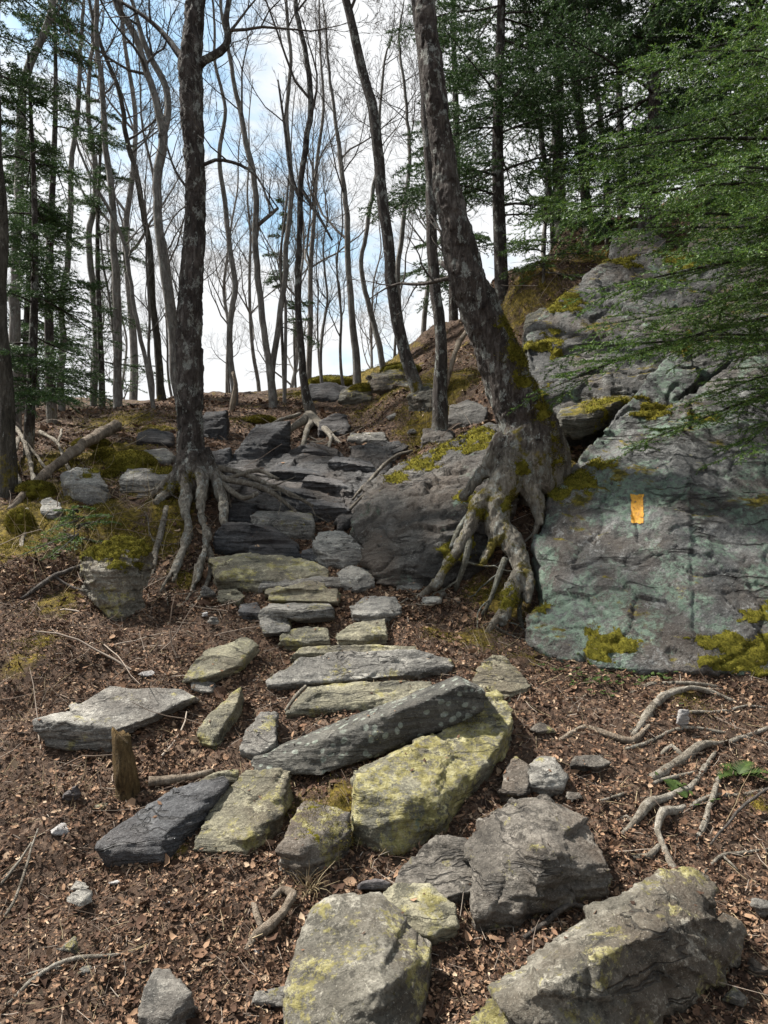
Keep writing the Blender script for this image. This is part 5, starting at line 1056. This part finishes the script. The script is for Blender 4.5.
moss_patch(trunk1, [(183, 505, .06), (203, 505, .06), (172, 488, .09), (188, 478, .06)], .010, 22)
moss_patch(find('mossy ledge boulder'), [(600, 402, .25)], .03, 11)

# ------------------------------------------------------------------ leaf litter, twigs, moss tips, stems (uncountable)
def frame_at(x, y):
    h = .015; z = Zfull(x, y); n = unit(np.stack([-(Zfull(x+h, y)-z)/h, -(Zfull(x, y+h)-z)/h, np.ones(len(x))], 1)); return z, n
def litter(name, n, x0, x1, y0, y1, size, seed, label):
    r = np.random.default_rng(seed); x = r.uniform(x0, x1, n*2); y = y0+(y1-y0)*r.uniform(0, 1, n*2)**1.25
    ok = (mossat(x, y) < r.uniform(.2, 1, n*2)) & (r.uniform(0, 1, n*2) < .45+.9*(fbm(np.stack([x*2.2, y*2.2, 0*x], 1), 3, .6, 40)+.5)); ok &= np.abs(x) < y*.62+.5; x, y = x[ok][:n], y[ok][:n]; n = len(x)
    z, N = frame_at(x, y); N = unit(N+r.normal(0, .5, (n, 3))); a = r.uniform(0, 6.28, n); t = np.stack([np.cos(a), np.sin(a), 0*a], 1); X = unit(t-(t*N).sum(1)[:, None]*N); Yv = np.cross(N, X)
    L = size*r.lognormal(0, .5, n); Wd = L*r.uniform(.09, .34, n); curl = r.uniform(-.15, .55, n)*L; fold = r.uniform(-.1, .5, n)*Wd; c = np.stack([x, y, z+r.uniform(0, .014, n)], 1)
    def pt(s, wv, hv): return c+X*(L*s)[:, None]+Yv*(Wd*wv)[:, None]+N*hv[:, None]
    one = np.ones(n)
    V = np.stack([pt(-.5*one, 0*one, curl*.5), pt(-.16*one, 0*one, 0*one), pt(.2*one, 0*one, .1*curl), pt(.5*one, 0*one, curl), pt(-.2*one, 1*one, fold), pt(.18*one, .85*one, fold+.2*curl), pt(-.2*one, -1*one, fold), pt(.18*one, -.85*one, fold+.2*curl)], 1)
    f = np.array([[0, 1, 4], [1, 2, 4], [2, 5, 4], [2, 3, 5], [0, 6, 1], [1, 6, 2], [2, 6, 7], [2, 7, 3]])
    T = (np.arange(n)[:, None, None]*8+f[None]).reshape(-1, 3)
    tag(link(name, new_mesh(name, V.reshape(-1, 3), T, M['leaf'], smooth=False)), label, 'leaves', kind='stuff')
litter('leaf_litter', 190000, -2.6, 2.9, 1.45, 5.2, .0118, 1, 'brown crumbled leaf litter covering the lower trail')
litter('leaf_litter', 75000, -6, 6, 4.2, 10.5, .024, 2, 'brown leaf litter on the upper slope')
litter('leaf_litter', 1300, -2.6, 2.9, 1.45, 6.5, .026, 3, 'larger curled pale dead leaves lying over the trail')
def leaves_on_rocks():
    r = np.random.default_rng(55); X = []; Nn = []
    for o in bpy.data.objects:
        if o.type != 'MESH' or o.parent or o.get('category') not in ('stone', 'boulder', 'rock face', 'rock') or len(o.data.vertices) < 400: continue
        n = len(o.data.vertices); c = np.empty(n*3, np.float32); o.data.vertices.foreach_get('co', c); c = c.reshape(-1, 3); q = np.empty(n*3, np.float32); o.data.vertices.foreach_get('normal', q); q = q.reshape(-1, 3)
        g = (q[:, 2] > .72) & (fbm(c*6+n, 3, .6, 4) > .02); k = np.nonzero(g)[0]
        if len(k): s = r.choice(k, min(len(k), max(3, len(k)//140))); X.append(c[s]+np.array(o.location)); Nn.append(q[s])
    p = np.concatenate(X); N = np.concatenate(Nn); n = len(p); N = unit(N+r.normal(0, .22, (n, 3))); a = r.uniform(0, 6.28, n); t = np.stack([np.cos(a), np.sin(a), 0*a], 1); Xa = unit(t-(t*N).sum(1)[:, None]*N); Ya = np.cross(N, Xa); L = .012*r.lognormal(0, .5, n); p = p+N*.003
    V = np.stack([p-Xa*(L*.5)[:, None]+N*(L*.1)[:, None], p+Ya*(L*.25)[:, None], p+Xa*(L*.5)[:, None]+N*(L*.15)[:, None], p-Ya*(L*.22)[:, None]], 1).reshape(-1, 3); i = np.arange(n)[:, None]*4
    T = np.concatenate([np.concatenate([i, i+2, i+1], 1), np.concatenate([i, i+3, i+2], 1)])
    tag(link('leaf_litter', new_mesh('leaf_litter', V, T, M['leaf'], smooth=False)), 'leaf crumbs lying on the step stones', 'leaves', kind='stuff')
leaves_on_rocks()
def sticks(name, n, size, rad, seed, label, x0, x1, y0, y1, mat='twig', up=.05, m=4):
    r = np.random.default_rng(seed); x = r.uniform(x0, x1, n); y = y0+(y1-y0)*r.uniform(0, 1, n)**1.3; z, N = frame_at(x, y); a = r.uniform(0, 6.28, n)
    t = np.stack([np.cos(a), np.sin(a), 0*a], 1); d = unit(t-(t*N).sum(1)[:, None]*N+N*r.normal(up, .12, n)[:, None]); L = size*r.lognormal(0, .5, n)
    P, D = level(r, np.stack([x, y, z+.006], 1), d, L, m, .14, 0); tb = Tubes(); tubes_many(tb, P, rad*r.lognormal(0, .3, n)[:, None]*np.linspace(1, .5, m)[None], 4)
    tag(link(name, tb.mesh(name, M[mat])), label, 'twigs', kind='stuff')
sticks('twig_litter', 11000, .06, .0012, 5, 'fine dead twigs strewn through the litter of the trail', -2.6, 2.9, 1.5, 6)
sticks('straw_litter', 5000, .045, .001, 15, 'pale needle and straw bits strewn through the litter', -2.6, 2.9, 1.5, 6, mat='straw')
sticks('twig_litter', 700, .28, .0028, 6, 'longer dead twigs strewn over the left bank', -5.5, -.7, 3.0, 8.5, up=.1, m=6)
sticks('twig_litter', 700, .25, .0028, 8, 'longer dead twigs strewn over the right bank', .2, 5, 4.8, 10, up=.12, m=6)
def stems(name, spots, seed, label, h=(.25, .6), mat='straw', rad=.0016, bend=.1, m=6, n=8, spread=.15):
    r = np.random.default_rng(seed); X = []
    for (u, v) in spots:
        p = G(u, v); q = p[None]+r.normal(0, spread, (n, 3))*np.array([1, 1, 0]); X.append(q)
    X = np.concatenate(X); X[:, 2] = Zfull(X[:, 0], X[:, 1]); d = unit(r.normal(0, .45, (len(X), 3))+np.array([0, 0, 1.])); P, D = level(r, X, d, r.uniform(*h, len(X)), m, bend, -.06)
    tb = Tubes(); tubes_many(tb, P, np.full((len(X), m), rad)*np.linspace(1, .4, m), 3); tag(link(name, tb.mesh(name, M[mat])), label, 'stems', kind='stuff')
stems('dry_stems', [(40, 520), (25, 545), (60, 535), (85, 505), (100, 545), (70, 560), (40, 470), (30, 440), (60, 440), (75, 470), (150, 520), (160, 560), (120, 500), (10, 570), (40, 590)], 9, 'thin dry weed stems over the mossy left bank', (.12, .4), n=9)
stems('dry_stems', [(560, 300), (590, 290), (540, 330), (500, 345), (470, 380), (450, 390), (620, 280), (690, 250), (730, 260), (420, 395)], 10, 'thin dry stems on the right bank above the rocks', (.15, .5), n=9)
stems('dry_stems', [(340, 870), (490, 635), (470, 650), (500, 640), (70, 800), (20, 800), (85, 790), (30, 700)], 12, 'sparse dry grass blades beside the steps', (.05, .16), n=7, spread=.07)
tu = stems
def tuft(u, v, label, n, h, mat, seed, name='grass_tuft', cat='grass'):
    r = np.random.default_rng(seed); p = G(u, v); d = unit(np.stack([r.normal(0, .5, n), r.normal(-.2, .5, n), np.full(n, .8)], 1)); P, D = level(r, np.tile(p, (n, 1))+r.normal(0, .012, (n, 3))*np.array([1, 1, 0]), d, r.uniform(.5, 1, n)*h, 6, .08, -.22)
    tb = Tubes(); tubes_many(tb, P-p, np.full((n, 6), .0017)*np.linspace(1, .3, 6), 3); tag(link(name, tb.mesh(name, M[mat]), None, p), label, cat)
tuft(310, 888, 'dry pale grass tuft drooping below the mossy stone', 34, .13, 'straw', 1)
tuft(150, 500, 'dry grass tuft hanging beside the left tree roots', 30, .22, 'straw', 2)
def fern(u, v, label, seed, n=5, L=.16, name='fern', cat='fern'):
    r = np.random.default_rng(seed); p = G(u, v, .01); e = Tubes(); a = r.uniform(0, 6.28, n); d = np.stack([np.cos(a)*.8, np.sin(a)*.8-.2, np.full(n, .7)], 1)
    P, D = level(r, np.zeros((n, 3)), unit(d), r.uniform(.7, 1.1, n)*L, 12, .04, -.1); V = []
    for f in range(n):
        for i in range(2, 12):
            for s in (-1, 1):
                side = unit(np.cross(D[f, i], [0, 0, 1.]))*s; l = L*.32*math.sin(math.pi*(i/12.)**.7)+.006; q = P[f, i]; wv = D[f, i]*.006
                V += [q-wv, q+wv, q+side*l+D[f, i]*l*.35+np.array([0, 0, .2*l])]
    V = np.array(V); tag(link(name, new_mesh(name, V, np.arange(len(V)).reshape(-1, 3), M['fern'], smooth=False), None, p), label, cat)
fern(738, 772, 'fresh green fern frond at the right edge among the pale roots', 1, 5, .12)
fern(676, 786, 'small green fern sprig beside the brownish knobbly root', 2, 4, .07)
def seedlings(spots, seed, label):
    r = np.random.default_rng(seed); V = []
    for (u, v) in spots:
        for k in range(9):
            p = G(u, v)+r.normal(0, .05, 3)*np.array([1, 1, 0]); p[2] = float(Zfull(p[0], p[1])[0])+r.uniform(.01, .04)
            for j in range(4):
                a = r.uniform(0, 6.28); d = np.array([math.cos(a), math.sin(a), r.uniform(.0, .5)]); s = np.cross(d, [0, 0, 1]); l = r.uniform(.012, .026)
                V += [p-s*l*.1, p+d*l*.5+s*l*.35, p+d*l, p-s*l*.1, p+d*l, p+d*l*.5-s*l*.35]
    V = np.array(V); tag(link('seedlings', new_mesh('seedlings', V, np.arange(len(V)).reshape(-1, 3), M['fern'], smooth=False)), label, 'seedlings', kind='stuff')
seedlings([(560, 672), (575, 680), (592, 676), (610, 684), (585, 690), (655, 676), (640, 683), (665, 680), (690, 790), (600, 690)], 4, 'tiny green seedlings at the foot of the rock face')
# moss tips: short blades that roughen the carpets and cushions
def fuzz(n, seed):
    r = np.random.default_rng(seed); X = []
    for (u, v, rad, s) in MOSS:
        p = U(u, v, gy(u, v)); k = int(n*s*min(1, rad/.4)/len(MOSS)); q = p[None]+r.normal(0, rad*.55, (k, 3))*np.array([1, 1, 0]); q[:, 2] = Zfull(q[:, 0], q[:, 1])+np.clip(mossat(q[:, 0], q[:, 1])-.25, 0, 1)*(.03+.05*fbm(np.stack([q[:, 0]*5, q[:, 1]*5, 0*q[:, 0]], 1), 4, .6, 71))
        keep = fbm(q*7, 3, .6, 3) > -.12; X.append(np.concatenate([q[keep], np.tile([[0, 0, 1.]], (keep.sum(), 1))], 1))
    for (c, a, b, h) in FUZZ:
        d = unit(r.normal(0, 1, (5000, 3))); d[:, 2] = np.abs(d[:, 2]); X.append(np.concatenate([c+d*np.array([a, b, h])*.95, d], 1))
    X += FUZZP; X = np.concatenate(X); n = len(X); p = X[:, :3]; d = unit(X[:, 3:]+r.normal(0, .5, (n, 3))); L = r.uniform(.006, .016, n)*np.clip(p[:, 1]/4.5, .5, 1.8); s = unit(np.cross(d, r.normal(0, 1, (n, 3))))*(L*.16)[:, None]
    V = np.stack([p-s, p+s, p+d*L[:, None]], 1).reshape(-1, 3); tag(link('moss_tips', new_mesh('moss_tips', V, np.arange(len(V)).reshape(-1, 3), M['moss_fuzz'], smooth=False)), 'golden green moss tips carpeting soil and cushions', 'moss', kind='stuff')
fuzz(260000, 3)
print('objects', len(bpy.data.objects), 'verts', sum(len(o.data.vertices) for o in bpy.data.objects if o.type == 'MESH'))
